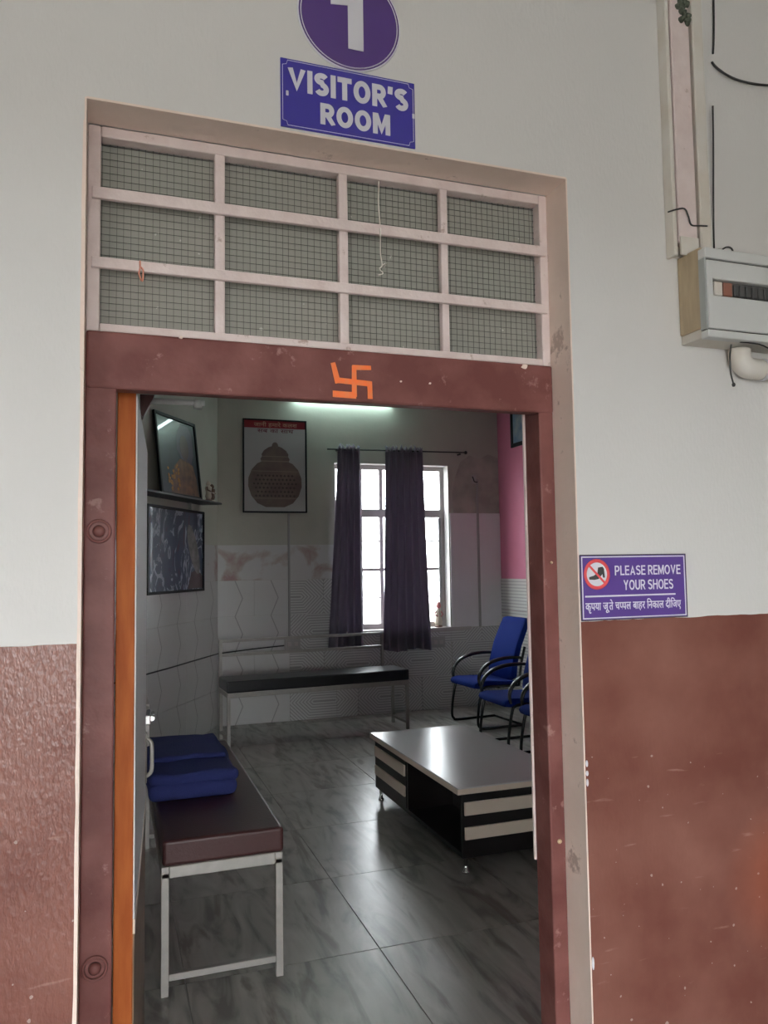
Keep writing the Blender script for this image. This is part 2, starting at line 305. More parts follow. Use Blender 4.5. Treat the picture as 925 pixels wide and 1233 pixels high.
# ------------------------------------------------------------------ mesh helpers
class MB:
    def __init__(s): s.bm = bmesh.new(); s.mi = 0
    def _tag(s, n0):
        s.bm.faces.ensure_lookup_table()
        for f in s.bm.faces[n0:]: f.material_index = s.mi
    def box(s, x0, x1, y0, y1, z0, z1, rot=None):
        n0 = len(s.bm.faces)
        vs = [Vector((x, y, z)) for z in (z0, z1) for y in (y0, y1) for x in (x0, x1)]
        if rot: vs = [rot @ v for v in vs]
        v = [s.bm.verts.new(p) for p in vs]
        for q in ((0, 2, 3, 1), (4, 5, 7, 6), (0, 1, 5, 4), (2, 6, 7, 3), (0, 4, 6, 2), (1, 3, 7, 5)): s.bm.faces.new([v[i] for i in q])
        s._tag(n0); return s
    def rbox(s, x0, x1, y0, y1, z0, z1, r=0.01, seg=3):
        n0 = len(s.bm.faces); b = bmesh.new()
        bmesh.ops.create_cube(b, size=1.0)
        for v in b.verts: v.co = Vector(((x0 + x1) / 2 + v.co.x * (x1 - x0), (y0 + y1) / 2 + v.co.y * (y1 - y0), (z0 + z1) / 2 + v.co.z * (z1 - z0)))
        bmesh.ops.bevel(b, geom=list(b.edges), offset=r, segments=seg, profile=0.5, affect='EDGES')
        s.add(b); b.free(); return s
    def add(s, b, mtx=None):
        n0 = len(s.bm.faces); mp = {}
        for v in b.verts: mp[v] = s.bm.verts.new(mtx @ v.co if mtx else v.co)
        for f in b.faces:
            try: nf = s.bm.faces.new([mp[v] for v in f.verts]); nf.smooth = f.smooth
            except ValueError: pass
        s._tag(n0); return s
    def tube(s, pts, r, seg=8, cap=True, flat=None):
        """a round (or, with flat=(a, b), elliptical) tube along a polyline; r may be a list"""
        n0 = len(s.bm.faces); pts = [Vector(p) for p in pts]; rings = []; N = len(pts)
        rr = list(r) if isinstance(r, (list, tuple)) else [r] * N
        if 4 <= N <= 15:                   # round the bends (Catmull-Rom)
            q, qr = [], []
            for i in range(N - 1):
                a, b, c, d = pts[max(i - 1, 0)], pts[i], pts[i + 1], pts[min(i + 2, N - 1)]
                for k in range(4):
                    t = k / 4
                    q.append(0.5 * (2 * b + (c - a) * t + (2 * a - 5 * b + 4 * c - d) * t * t + (3 * b - a - 3 * c + d) * t ** 3)); qr.append(rr[i] + (rr[i + 1] - rr[i]) * t)
            pts, rr = q + [pts[-1]], qr + [rr[-1]]; N = len(pts)
        prev = None
        for i, p in enumerate(pts):
            t = (pts[min(i + 1, N - 1)] - pts[max(i - 1, 0)]).normalized()
            if prev is None:
                a = Vector((0, 0, 1)) if abs(t.z) < 0.9 else Vector((1, 0, 0)); a = (a - t * a.dot(t)).normalized()
            else: a = (prev - t * prev.dot(t)).normalized()
            prev = a; b = t.cross(a)
            fa, fb = flat if flat else (1, 1)
            rings.append([s.bm.verts.new(p + rr[i] * (fa * math.cos(2 * PI * k / seg) * a + fb * math.sin(2 * PI * k / seg) * b)) for k in range(seg)])
        for i in range(N - 1):
            for k in range(seg):
                f = s.bm.faces.new([rings[i][k], rings[i][(k + 1) % seg], rings[i + 1][(k + 1) % seg], rings[i + 1][k]]); f.smooth = True
        if cap: s.bm.faces.new(rings[0][::-1]); s.bm.faces.new(rings[-1])
        s._tag(n0); return s
    def lathe(s, prof, cx=0, cy=0, seg=20, axis='z', cz=0):
        """prof: list of (radius, height); turned about z (or about -y for axis='y')"""
        n0 = len(s.bm.faces); rings = []
        for r, h in prof:
            ring = []
            for k in range(seg):
                a = 2 * PI * k / seg
                p = (cx + r * math.cos(a), cy + r * math.sin(a), cz + h) if axis == 'z' else (cx + r * math.cos(a), cy - h, cz + r * math.sin(a))
                ring.append(s.bm.verts.new(p))
            rings.append(ring)
        for i in range(len(rings) - 1):
            for k in range(seg):
                f = s.bm.faces.new([rings[i][k], rings[i][(k + 1) % seg], rings[i + 1][(k + 1) % seg], rings[i + 1][k]]); f.smooth = True
        s.bm.faces.new(rings[0][::-1]); s.bm.faces.new(rings[-1]); s._tag(n0); return s
    def poly(s, pts, y0, y1):
        """outline in x, z pushed from y0 (front) to y1 (back)"""
        n0 = len(s.bm.faces)
        a = [s.bm.verts.new((p[0], y0, p[1])) for p in pts]; b = [s.bm.verts.new((p[0], y1, p[1])) for p in pts]
        s.bm.faces.new(a); s.bm.faces.new(b[::-1]); N = len(pts)
        for i in range(N): s.bm.faces.new([a[i], b[i], b[(i + 1) % N], a[(i + 1) % N]])
        s._tag(n0); return s
    def mesh(s, name):
        bmesh.ops.recalc_face_normals(s.bm, faces=list(s.bm.faces))
        me = bpy.data.meshes.new(name); s.bm.to_mesh(me); s.bm.free(); return me
def obj(name, mb, m, parent=None, loc=None, rotz=0, bevel=0):
    me = mb.mesh(name) if isinstance(mb, MB) else mb
    for x in (m if isinstance(m, (list, tuple)) else [m]): me.materials.append(x)
    o = bpy.data.objects.new(name, me); C.objects.link(o)
    if parent: o.parent = parent
    if loc: o.location = loc
    if rotz: o.rotation_euler = (0, 0, rotz)
    if bevel:
        b = o.modifiers.new('bevel', 'BEVEL'); b.width = bevel; b.segments = 2; b.limit_method = 'ANGLE'
    return o
def thing(name, label, cat, loc=(0, 0, 0), rotz=0, group=None):
    o = bpy.data.objects.new(name, None); C.objects.link(o); o.empty_display_size = 0.1
    o.location = loc; o.rotation_euler = (0, 0, rotz); o['label'] = label; o['category'] = cat
    if group: o['group'] = group
    return o
def tag(o, label, cat, group=None):
    o['label'] = label; o['category'] = cat
    if group: o['group'] = group
    return o
def struct(o): o['kind'] = 'structure'; return o
def sempty(name, loc=(0, 0, 0), rotz=0):
    o = bpy.data.objects.new(name, None); C.objects.link(o); o.location = loc; o.rotation_euler = (0, 0, rotz); o['kind'] = 'structure'; return o
def dup(o, parent=None):
    c = o.copy(); C.objects.link(c)
    if parent: c.parent = parent
    for ch in o.children: dup(ch, c)
    return c
def circ(cx, cz, r, n=32, a0=0, a1=2 * PI):
    return [(cx + r * math.cos(a0 + (a1 - a0) * k / n), cz + r * math.sin(a0 + (a1 - a0) * k / n)) for k in range(n)]
def glyphs(text, offset=0.0):
    """lettering outline as a bmesh in x, y (default vector font)"""
    c = bpy.data.curves.new('lettering', 'FONT'); c.body = text; c.offset = offset; c.extrude = 0.0; c.resolution_u = 3
    o = bpy.data.objects.new('lettering', c); C.objects.link(o); bpy.context.view_layer.update()
    me = bpy.data.meshes.new_from_object(o.evaluated_get(bpy.context.evaluated_depsgraph_get()))
    bpy.data.objects.remove(o); bpy.data.curves.remove(c)
    b = bmesh.new(); b.from_mesh(me); bpy.data.meshes.remove(me)
    return b
def fit_text(mb, b, x0, x1, z0, z1, y, shear=0.0, t=0.0008):
    """place lettering b into the rectangle x0..x1, z0..z1 on the plane y, t thick towards -y"""
    xs = [v.co.x for v in b.verts]; ys = [v.co.y for v in b.verts]
    ax, bx, ay, by = min(xs), max(xs), min(ys), max(ys)
    for v in b.verts:
        u = (v.co.x - ax) / (bx - ax); q = (v.co.y - ay) / (by - ay)
        v.co = Vector((x0 + u * (x1 - x0), y, z0 + q * (z1 - z0)))
    r = bmesh.ops.extrude_face_region(b, geom=list(b.faces))
    for g in r['geom']:
        if isinstance(g, bmesh.types.BMVert): g.co.y -= t
    mb.add(b); b.free()

def arc(cx, cy, rx, ry, a0, a1, n=14):
    return [(cx + rx * math.cos(math.radians(a0 + (a1 - a0) * k / n)), cy + ry * math.sin(math.radians(a0 + (a1 - a0) * k / n))) for k in range(n + 1)]
def letter(ch, w):
    """bold capital as centre lines in a cell 1 high; returns (width, strokes); w is the stroke width"""
    h = w / 2; T, B = 1 - h, h
    if ch == 'I': return w, [[(h, 0), (h, 1)]]
    if ch == 'V': return 0.78, [[(0.10, 1), (0.39, 0.03), (0.68, 1)]]
    if ch == 'Y': return 0.74, [[(0.09, 1), (0.37, 0.46), (0.65, 1)], [(0.37, 0.5), (0.37, 0)]]
    if ch == 'T': return 0.66, [[(0, T), (0.66, T)], [(0.33, T), (0.33, 0)]]
    if ch == 'L': return 0.58, [[(h, 1), (h, B), (0.58, B)]]
    if ch == 'E': return 0.60, [[(0.60, T), (h, T), (h, B), (0.60, B)], [(h, 0.53), (0.56, 0.53)]]
    if ch == 'H': return 0.70, [[(h, 0), (h, 1)], [(0.70 - h, 0), (0.70 - h, 1)], [(h, 0.53), (0.70 - h, 0.53)]]
    if ch == 'A': return 0.78, [[(0.09, 0), (0.39, 0.97), (0.69, 0)], [(0.2, 0.30), (0.58, 0.30)]]
    if ch == 'M': return 0.86, [[(h, 0), (h, 1)], [(0.86 - h, 0), (0.86 - h, 1)], [(h * 1.3, 0.99), (0.43, 0.14), (0.86 - h * 1.3, 0.99)]]
    if ch == 'O': return 0.80, [arc(0.40, 0.5, 0.40 - h, 0.5 - h, 0, 360, 32)]
    if ch == 'U': return 0.70, [[(h, 1), (h, 0.36)] + arc(0.35, 0.36, 0.35 - h, 0.36 - h, 180, 360)[1:] + [(0.70 - h, 1)]]
    if ch in 'PR':
        m_ = 0.47 if ch == 'R' else 0.44; r_ = (T - m_) / 2
        st = [[(h, 0), (h, 1)], [(h, T), (0.36, T)] + arc(0.36, m_ + r_, 0.66 - h - 0.36, r_, 90, -90)[1:] + [(h, m_)]]
        if ch == 'R': st.append([(0.32, m_), (0.62, 0)])
        return 0.68, st
    if ch == 'S': return 0.66, [arc(0.33, 0.735, 0.33 - h, 0.265 - h, 25, 270, 16) + arc(0.33, 0.265 + h * 0.3, 0.33 - h, 0.265 - h * 0.7 - h * 0.0, 90, -155, 16)[1:]]
    if ch == "'": return w, [[(h, 1), (h * 0.8, 0.66)]]
    return 0.30, []
def stroke_text(mb_, text, x0, x1, z0, z1, y, w=0.2, gap=0.10, t=0.0008, space=0.30):
    pen, strokes = 0.0, []
    for ch in text:
        if ch == ' ': pen += space; continue
        wd, st = letter(ch, w)
        for pl in st: strokes.append([(p[0] + pen, p[1]) for p in pl])
        pen += wd + gap
    tot = pen - gap; k = 0
    for pl in strokes:
        P = [Vector(p) for p in pl]; N = len(P); closed = (P[0] - P[-1]).length < 1e-4
        if closed: P = P[:-1]; N -= 1
        L_, R_ = [], []
        for i in range(N):
            a = P[i] - P[i - 1] if (i > 0 or closed) else P[1] - P[0]
            b = P[(i + 1) % N] - P[i] if (i < N - 1 or closed) else a
            a = a.normalized(); b = b.normalized(); na, nb = Vector((-a.y, a.x)), Vector((-b.y, b.x)); n = (na + nb)
            n = n.normalized() if n.length > 1e-3 else na
            q = (w / 2) / max(0.35, n.dot(na)); L_.append(P[i] + n * q); R_.append(P[i] - n * q)
        f = lambda v: (x0 + (x1 - x0) * v.x / tot, z0 + (z1 - z0) * min(1.0, max(0.0, v.y)))
        yk = y - t - 0.00003 * (k % 4); k += 1
        for i in range(N if closed else N - 1):
            j = (i + 1) % N
            mb_.poly([f(L_[i]), f(R_[i]), f(R_[j]), f(L_[j])], yk, y + 0.0002)
# ------------------------------------------------------------------ the front wall and the doorway
W_OP, H_OP, REC = 1.14, 2.59, 0.09
XL, XR = -6.0, 8.0
mb = MB(); mb.box(XL, 0, 0, 0.23, 0, 3.7); mb.box(W_OP, XR, 0, 0.23, 0, 3.7); mb.box(0, W_OP, 0, 0.23, H_OP, 3.7)
fw = mb.mesh('wall_front')
wall_front = struct(obj('wall_front', fw, [M['front_wall'], M['ceiling']]))
for p in fw.polygons:
    if p.normal.y > 0.9: p.material_index = 1  # unseen inner face, made white to bounce more light into the room
# pinkish plaster reveal (soffit and cheeks)
mb = MB(); mb.box(-0.001, 0.003, -0.004, REC, 0, H_OP); mb.box(W_OP - 0.003, W_OP + 0.001, -0.002, REC + 0.02, 0, H_OP); mb.box(0.003, W_OP - 0.003, -0.004, REC, H_OP - 0.003, H_OP + 0.002)
struct(obj('trim_1', mb, M['pink_trim']))
# white paint bleeding along the left edge of the doorway
mb = MB()
zz = 0.0; prev = 0.012
edge = []
while zz < 2.58:
    edge.append((zz, 0.003 + 0.0025 * random.random())); zz += 0.05 + 0.05 * random.random()
mb.poly([(-e[1] + 0.0, e[0]) for e in edge] + [(0.0, edge[-1][0]), (0.0, 0.0)], -0.0012, 0.0)
o = struct(obj('trim_2', mb, M['pink_trim']))
mb = MB(); mb.box(1.0912, 1.139, 0.166, 0.172, 0.86, 2.018); struct(obj('trim_3', mb, M['iron_pink']))
# paint blobs at the right edge of the doorway
for (z, h, wd) in ((1.135, 0.016, 0.006), (1.112, 0.013, 0.007), (1.090, 0.018, 0.006), (0.67, 0.03, 0.006)):
    mb = MB(); mb.poly([(1.146 + wd / 2 * math.cos(a) , z + h / 2 * math.sin(a)) for a in [2 * PI * k / 10 for k in range(10)]], -0.0015, 0.0)
    obj('paint_chip', mb, M['sign_white'], wall_front)

# door frame: two jambs and a lintel, all maroon wood
door = sempty('door_1')
def jag(mb_, pts, y0, y1): mb_.poly(pts, y0, y1)
obj('jamb', MB().rbox(0.003, 0.066, REC, 0.165, 0, 2.128, 0.004, 2), M['wood'], door)
obj('jamb', MB().rbox(1.095, 1.137, REC, 0.165, 0, 2.128, 0.004, 2), M['wood'], door)
lint = obj('lintel', MB().rbox(0.003, 1.137, REC - 0.004, 0.128, 2.005, 2.130, 0.006, 2).rbox(0.003, 1.137, 0.124, 0.165, 2.022, 2.130, 0.004, 2), M['wood'], door)
for z in (1.700, 0.812):                       # turned rosettes on the left jamb
    mb = MB(); ring = [(0.033 + 0.0225 * math.cos(a), REC - 0.001, z + 0.0225 * math.sin(a)) for a in [2 * PI * k / 28 for k in range(29)]]
    mb.tube(ring, 0.0035, 8, cap=False)
    mb.lathe([(0.013, 0.0), (0.012, 0.005), (0.008, 0.008), (0.003, 0.009)], 0.033, REC, 18, 'y', z)
    obj('rosette', mb, M['wood'], door)
mb = MB(); mb.lathe([(0.006, 0.0), (0.0055, 0.003), (0.002, 0.004)], 1.119, REC, 12, 'y', 0.927); obj('screw', mb, M['brass'], door)
mb = MB(); mb.lathe([(0.004, 0.0), (0.003, 0.003), (0.001, 0.0035)], 1.119, REC, 10, 'y', 1.62); obj('screw', mb, M['brass'], door)
for (x, z, r_) in ((1.055, 2.122, 0.008), (0.716, 2.062, 0.0028), (0.792, 2.062, 0.003), (0.20, 2.128, 0.004)):
    mb = MB(); mb.poly([(x + r_ * (1.4 if k % 2 else 0.9) * math.cos(2 * PI * k / 9), z + r_ * 0.8 * math.sin(2 * PI * k / 9)) for k in range(9)], REC - 0.0052, REC - 0.003); obj('paint_chip', mb, M['pink_trim'], door)
# orange sacred sign painted by hand on the lintel
yy = REC - 0.0045
mb = MB(); kk = 0
for (x0, z0, x1, z1, w0, w1) in ((0.598, 2.018, 0.598, 2.092, .012, .011), (0.556, 2.055, 0.640, 2.051, .013, .013), (0.594, 2.088, 0.640, 2.090, .012, .010),
                                 (0.636, 2.057, 0.637, 2.015, .012, .012), (0.545, 2.022, 0.602, 2.021, .015, .015), (0.546, 2.096, 0.558, 2.048, .011, .014)):
    d = Vector((x1 - x0, z1 - z0)).normalized(); q = Vector((-d.y, d.x))
    mb.poly([(x0 + q.x * w0 / 2, z0 + q.y * w0 / 2), (x0 - q.x * w0 / 2, z0 - q.y * w0 / 2), (x1 - q.x * w1 / 2, z1 - q.y * w1 / 2), (x1 + q.x * w1 / 2, z1 + q.y * w1 / 2)], yy - 0.0008 - 0.0001 * kk, yy + 0.0005); kk += 1
o = obj('painted_mark', mb, M['vermilion'], door); o['label'] = 'orange hand-painted svastika on the maroon lintel'
# the leaf, swung in about 86 degrees; local x along the leaf from the hinge, y = 0 the outer face
leaf = bpy.data.objects.new('door_leaf', None); C.objects.link(leaf); leaf.parent = door
leaf.location = (0.110, 0.172, 0); leaf.rotation_euler = (0, 0, math.radians(86.4))
LW, LT = 0.93, 0.042
obj('leaf_core', MB().rbox(0.0, LW, 0.002, LT, 0.01, 2.018, 0.002, 1), M['door_edge'], leaf)
obj('face_panel', MB().box(0.006, LW - 0.002, -0.001, 0.003, 0.86, 2.014), M['door_lam'], leaf)
obj('lock_rail', MB().rbox(0.004, LW - 0.002, -0.003, 0.003, 0.83, 0.862, 0.001, 1), M['laminate_cream'], leaf)
obj('kick_panel', MB().box(0.006, LW - 0.002, -0.001, 0.003, 0.02, 0.832), M['door_brown'], leaf)
hd = obj('handle', MB().rbox(LW - 0.085, LW - 0.045, -0.006, 0.0, 0.93, 1.09, 0.003, 1).tube([(LW - 0.065, -0.004, 0.95), (LW - 0.065, -0.020, 0.965), (LW - 0.065, -0.022, 1.01), (LW - 0.065, -0.020, 1.055), (LW - 0.065, -0.004, 1.07)], 0.0065, 8), M['steel_paint'], leaf)
obj('latch_bolt', MB().rbox(LW - 0.10, LW + 0.015, -0.018, 0.0, 1.12, 1.15, 0.003, 1).tube([(LW - 0.08, -0.022, 1.135), (LW + 0.02, -0.022, 1.135)], 0.008, 8), M['chrome'], leaf)
# door closer: brown body on the leaf, grey arm to the lintel
mb = MB(); mb.poly([(0.124, 2.068), (0.160, 2.068), (0.132, 2.010), (0.126, 2.015)], 0.42, 0.47); obj('closer_bracket', mb, M['vinyl_maroon'], door)
arm = MB(); arm.tube([(0.138, 0.45, 2.058), (0.287, 0.42, 2.053)], 0.0075, 8); arm.lathe([(0.011, -0.012), (0.011, 0.010)], 0.270, 0.423, 12, 'z', 2.050)
obj('closer_arm', arm, M['box_grey'], door)

# grille window over the door
tr = sempty('window_1')
obj('frame', MB().box(0.003, 0.030, REC + 0.002, 0.125, 2.130, 2.587).box(1.113, 1.137, REC + 0.002, 0.125, 2.130, 2.587).box(0.030, 1.113, REC + 0.002, 0.125, 2.562, 2.587).box(0.030, 1.113, REC + 0.002, 0.125, 2.130, 2.148), M['iron_pink'], tr, bevel=0.003)
for x0, x1 in ((0.274, 0.297), (0.567, 0.590), (0.832, 0.852)):
    obj('mullion', MB().rbox(x0, x1, REC + 0.004, 0.115, 2.146, 2.564, 0.003, 2), M['iron_pink'], tr)
for z0, z1 in ((2.420, 2.446), (2.267, 2.291)):
    obj('glazing_bar', MB().rbox(0.012, 1.128, REC - 0.006, REC + 0.006, z0, z1, 0.002, 2), M['iron_pink'], tr)
mb = MB(); x = 0.032
while x < 1.112:
    xx = x + random.uniform(-.0012, .0012); mb.box(xx - 0.00042, xx + 0.00042, 0.1215, 0.1223, 2.147, 2.563); x += 0.0155
z = 2.155
while z < 2.562:
    zz = z + random.uniform(-.0012, .0012); mb.box(0.03, 1.113, 0.1205, 0.1215, zz - 0.00042, zz + 0.00042); z += 0.0155
o = obj('wire_mesh', mb, M['wire_mesh'], tr); o['kind'] = 'stuff'
xs = (0.030, 0.286, 0.579, 0.842, 1.113); zs = (2.148, 2.279, 2.433, 2.562)
for i in range(4):
    for j in range(3):
        obj('pane', MB().box(-(xs[i + 1] - xs[i]) / 2, (xs[i + 1] - xs[i]) / 2, 0, 0.004, -(zs[j + 1] - zs[j]) / 2, (zs[j + 1] - zs[j]) / 2), M['pane_dusty'], tr,
            ((xs[i] + xs[i + 1]) / 2, 0.128, (zs[j] + zs[j + 1]) / 2))
mb = MB(); mb.tube([(0.668, 0.088, 2.555), (0.665, 0.086, 2.50), (0.669, 0.086, 2.44), (0.667, 0.080, 2.42), (0.668, 0.085, 2.375), (0.672, 0.086, 2.345), (0.665, 0.086, 2.335), (0.674, 0.086, 2.325), (0.660, 0.086, 2.318)], 0.0017, 6)
mb.tube([(0.672, 0.086, 2.345), (0.684, 0.086, 2.352), (0.676, 0.086, 2.338)], 0.0015, 6)
tag(obj('thread', mb, M['thread']), 'knotted white thread hanging from the grille above the doorway', 'thread')
mb = MB(); mb.tube([(0.112, 0.083, 2.29), (0.112, 0.080, 2.272), (0.110, 0.082, 2.26), (0.117, 0.083, 2.245), (0.119, 0.083, 2.268), (0.114, 0.080, 2.275)], 0.0018, 6)
tag(obj('thread', mb, M['thread_red']), 'short faded red thread tied to the lowest glazing bar at left', 'thread')

# ------------------------------------------------------------------ the veranda on the camera's side, unseen; depth and walls shaped for the light
VX0, VX1, VY = -6.0, 8.0, -6.0
struct(obj('veranda_floor', MB().box(VX0, VX1, VY - 0.2, 0.23, -0.12, 0.0), M['floor_out']))
struct(obj('veranda_ceiling', MB().box(VX0, VX1, VY, 0.0, 3.45, 3.62), M['ceiling']))
struct(obj('added_end_wall_left', MB().box(VX0 - 0.2, VX0, VY, 0.0, 0, 3.62), M['wall_white']))  # end walls added out of view to stop light from the open sides
struct(obj('added_end_wall_right', MB().box(VX1, VX1 + 0.2, VY, 0.0, 0, 3.62), M['wall_white']))
# made-up unseen wall closing the veranda; its two gateways shape the daylight on this side
GA0, GA1, GB0, GB1, GZ = -4.1, -2.4, -0.8, 1.3, 2.15
struct(obj('added_gate_wall', MB().box(VX0, GA0, VY - 0.2, VY, 0, 3.62).box(GA1, GB0, VY - 0.2, VY, 0, 3.62).box(GB1, VX1, VY - 0.2, VY, 0, 3.62)
           .box(GA0, GA1, VY - 0.2, VY, GZ, 3.62).box(GB0, GB1, VY - 0.2, VY, GZ, 3.62), M['wall_white']))
struct(obj('yard_ground', MB().box(-30, 30, -40, VY - 0.2, -0.30, -0.15), M['ground']))
struct(obj('rear_ground', MB().box(-30, 30, 7.0, 40, -0.60, -0.45), M['ground']))

# ------------------------------------------------------------------ the room shell
YB, XRM, XLM, HC = 6.58, 4.35, -0.20, 3.70
floor = struct(obj('floor', MB().box(XLM - 0.2, XRM + 0.2, 0.23, YB + 0.2, -0.12, -0.004), M['strip']))
struct(obj('ceiling', MB().box(XLM - 0.2, XRM + 0.2, 0.0, YB + 0.2, HC, HC + 0.12), M['ceiling']))
WX0, WX1, WZ0, WZ1 = 2.345, 3.700, 0.907, 2.750
mb = MB(); mb.box(0.9, WX0, YB, YB + 0.22, 0, HC); mb.box(WX1, XRM + 0.2, YB, YB + 0.22, 0, HC); mb.box(WX0, WX1, YB, YB + 0.22, 0, WZ0); mb.box(WX0, WX1, YB, YB + 0.22, WZ1, HC)
wall_back = struct(obj('wall_back', mb, M['inner_paint']))
wall_right = struct(obj('wall_right', MB().box(XRM, XRM + 0.2, 0.23, YB + 0.2, 0, HC), M['pink_paint']))
wall_left = struct(obj('wall_left', MB().box(XLM - 0.2, XLM, 0.23, 4.40, 0, HC), M['ceiling']))  # out of view; white chosen to add bounce light
# slanting wall from the back left corner: local x runs along it towards the corner (x = 0 there), its face is y = 0
A60 = math.radians(60)
CORN = (1.085, YB, 0)
wall_slant = struct(obj('wall_corner', MB().box(-2.62, 0.0, 0, 0.2, 0, HC), M['inner_paint'], None, CORN, A60))

# floor tiles 0.8 m, joints recessed
TS = 0.80; tile_me = MB().rbox(-TS / 2 + 0.0015, TS / 2 - 0.0015, -TS / 2 + 0.0015, TS / 2 - 0.0015, -0.02, 0.0, 0.0015, 1).mesh('floor_tile'); tile_me.materials.append(M['marble'])
for i in range(-2, 5):
    for j in range(-2, 7):
        cx, cy = 1.143 + TS * (i + 0.5) - TS * 0, 1.602 + TS * (j + 0.5) - TS * 0
        if cx < -0.65 or cx > XRM + 0.45 or cy < 0.0 or cy > YB + 0.4: continue
        x0, x1, y0, y1 = max(cx - TS / 2, XLM), min(cx + TS / 2, XRM), max(cy - TS / 2, 0.232), min(cy + TS / 2, YB)
        if x1 - x0 < 0.02 or y1 - y0 < 0.02: continue
        if x1 - x0 > TS - 0.001 and y1 - y0 > TS - 0.001:
            o = bpy.data.objects.new('floor_tile', tile_me); C.objects.link(o); o.parent = floor; o.location = (cx, cy, 0)
        else:
            obj('floor_tile', MB().rbox(x0 - cx + .0015, x1 - cx - .0015, y0 - cy + .0015, y1 - cy - .0015, -0.02, 0.0, 0.0015, 1), M['marble'], floor, (cx, cy, 0))
# wall tiles 0.75 x 0.37, five rows
def tile_wall(parent, x0, x1, z0, z1, mt, y=0.0, cx=None, cz=None, th=0.008):
    cx = (x0 + x1) / 2 if cx is None else cx; cz = (z0 + z1) / 2 if cz is None else cz
    return obj('wall_tile', MB().rbox(x0 - cx + .001, x1 - cx - .001, -th, 0.0, z0 - cz + .001, z1 - cz - .001, 0.0015, 1), mt, parent, (cx, y, cz))
RH, TW = 0.37, 0.75
for row in range(5):
    z0, z1 = row * RH, (row + 1) * RH
    # back wall
    sh = TW / 2 if row % 2 == 1 else 0
    for k in range(-1, 6):
        c0 = 1.085 + TW * k + (sh if k >= 1 or sh == 0 else sh)
        c1 = c0 + TW
        for (lo, hi, top) in ((1.085, 1.835, 9), (1.835, WX0, 9), (WX0, WX1, 0.86), (WX1, XRM, 0.895)):
            a, b = max(c0, lo), min(c1, hi); t = min(z1, top)
            if b - a < 0.03 or t - z0 < 0.02: continue
            kind = 'chevron' if lo < 1.5 else 'stripe'
            if row == 4: kind = 'floral'
            tile_wall(wall_back, a, b, z0, t, M['tile_' + kind], YB, (c0 + c1) / 2 if kind != 'chevron' else 1.085 + 0.375, z0 + RH / 2)
    # slanting wall
    for k in range(4):
        a, b = max(-(k + 1) * TW, -2.55), -k * TW - (0.008 if k == 0 else 0)
        tile_wall(wall_slant, a, b, z0, z1, M['tile_floral' if row == 4 else 'tile_chevron'], 0.0)
# right wall: rippled white tiles up to 1.445 (front to back along y); local frame turned so that x runs along -y
rt = 1.445 / 4
for row in range(4):
    for k in range(5):
        y1 = YB - 0.009 - k * 0.75; y0 = y1 - 0.75
        obj('wall_tile', MB().rbox(-0.374, 0.374, -0.008, 0, -rt / 2 + .001, rt / 2 - .001, 0.0015, 1), M['tile_ripple'], wall_right, (XRM, (y0 + y1) / 2, (row + .5) * rt), -PI / 2)
# flat pale panel right of the window and the bare plaster above it
struct(obj('panel', MB().rbox(WX1 + 0.012, XRM - 0.001, YB - 0.012, YB, 0.90, 2.205, 0.002, 1), M['panel']))
struct(obj('plaster_patch', MB().poly([(3.76, 2.206), (4.349, 2.206), (4.349, 2.86), (4.22, 2.90), (4.10, 2.84), (3.98, 2.88), (3.86, 2.80), (3.79, 2.62), (3.75, 2.44)], YB - 0.002, YB), M['patch']))
struct(obj('trim_4', MB().rbox(4.045, 4.075, YB - 0.024, YB - 0.012, 0.90, 2.60, 0.003, 1), M['strip']))
struct(obj('trim_5', MB().rbox(1.822, 1.846, YB - 0.022, YB - 0.008, 0.86, 2.19, 0.003, 1), M['strip']))
struct(obj('trim_6', MB().rbox(WX0 - 0.02, WX1 + 0.25, YB - 0.016, YB, 0.865, 0.907, 0.003, 1), M['window_wood']))

# ------------------------------------------------------------------ back window
win = sempty('window_2')
Y0, Y1 = YB + 0.13, YB + 0.18
fr = MB(); fr.box(WX0, WX0 + 0.05, Y0, Y1, WZ0, WZ1); fr.box(WX1 - 0.05, WX1, Y0, Y1, WZ0, WZ1); fr.box(WX0 + .05, WX1 - .05, Y0, Y1, WZ1 - 0.05, WZ1); fr.box(WX0 + .05, WX1 - .05, Y0, Y1, WZ0, WZ0 + 0.06)
obj('window_frame', fr, M['window_wood'], win)
obj('reveal', MB().box(WX1 - 0.002, WX1 + 0.001, YB - 0.001, Y0, WZ0, WZ1).box(WX0 - 0.001, WX0 + 0.002, YB - 0.001, Y0, WZ0, WZ1).box(WX0, WX1, YB - 0.001, Y0, WZ1 - 0.002, WZ1 + 0.001), M['ceiling'], win)
obj('window_sill', MB().rbox(WX0 - 0.01, WX1 + 0.01, YB - 0.03, Y0, WZ0 - 0.03, WZ0 + 0.002, 0.004, 1), M['window_wood'], win)
TRZ = 2.205
obj('transom_rail', MB().rbox(WX0 + 0.05, WX1 - 0.05, Y0 - 0.01, Y1, TRZ - 0.045, TRZ + 0.045, 0.004, 1), M['window_wood'], win)
for x in (2.68, 2.925, 3.36):
    obj('mullion', MB().rbox(x - 0.022, x + 0.022, Y0 - 0.008, Y1, WZ0 + 0.06, WZ1 - 0.05, 0.004, 1), M['window_wood'], win)
for z, t in ((1.89, 0.008), (1.57, 0.017), (1.255, 0.008)):
    obj('glazing_bar', MB().rbox(WX0 + .05, WX1 - .05, Y0, Y1 - 0.01, z - t, z + t, 0.003, 1), M['window_wood'], win)
for k in range(5):
    z = 2.29 + 0.083 * k
    obj('security_bar', MB().tube([(WX0 + .04, Y1 + 0.01, z), (WX1 - .04, Y1 + 0.01, z + 0.012)], 0.0035, 6), M['strip'], win)
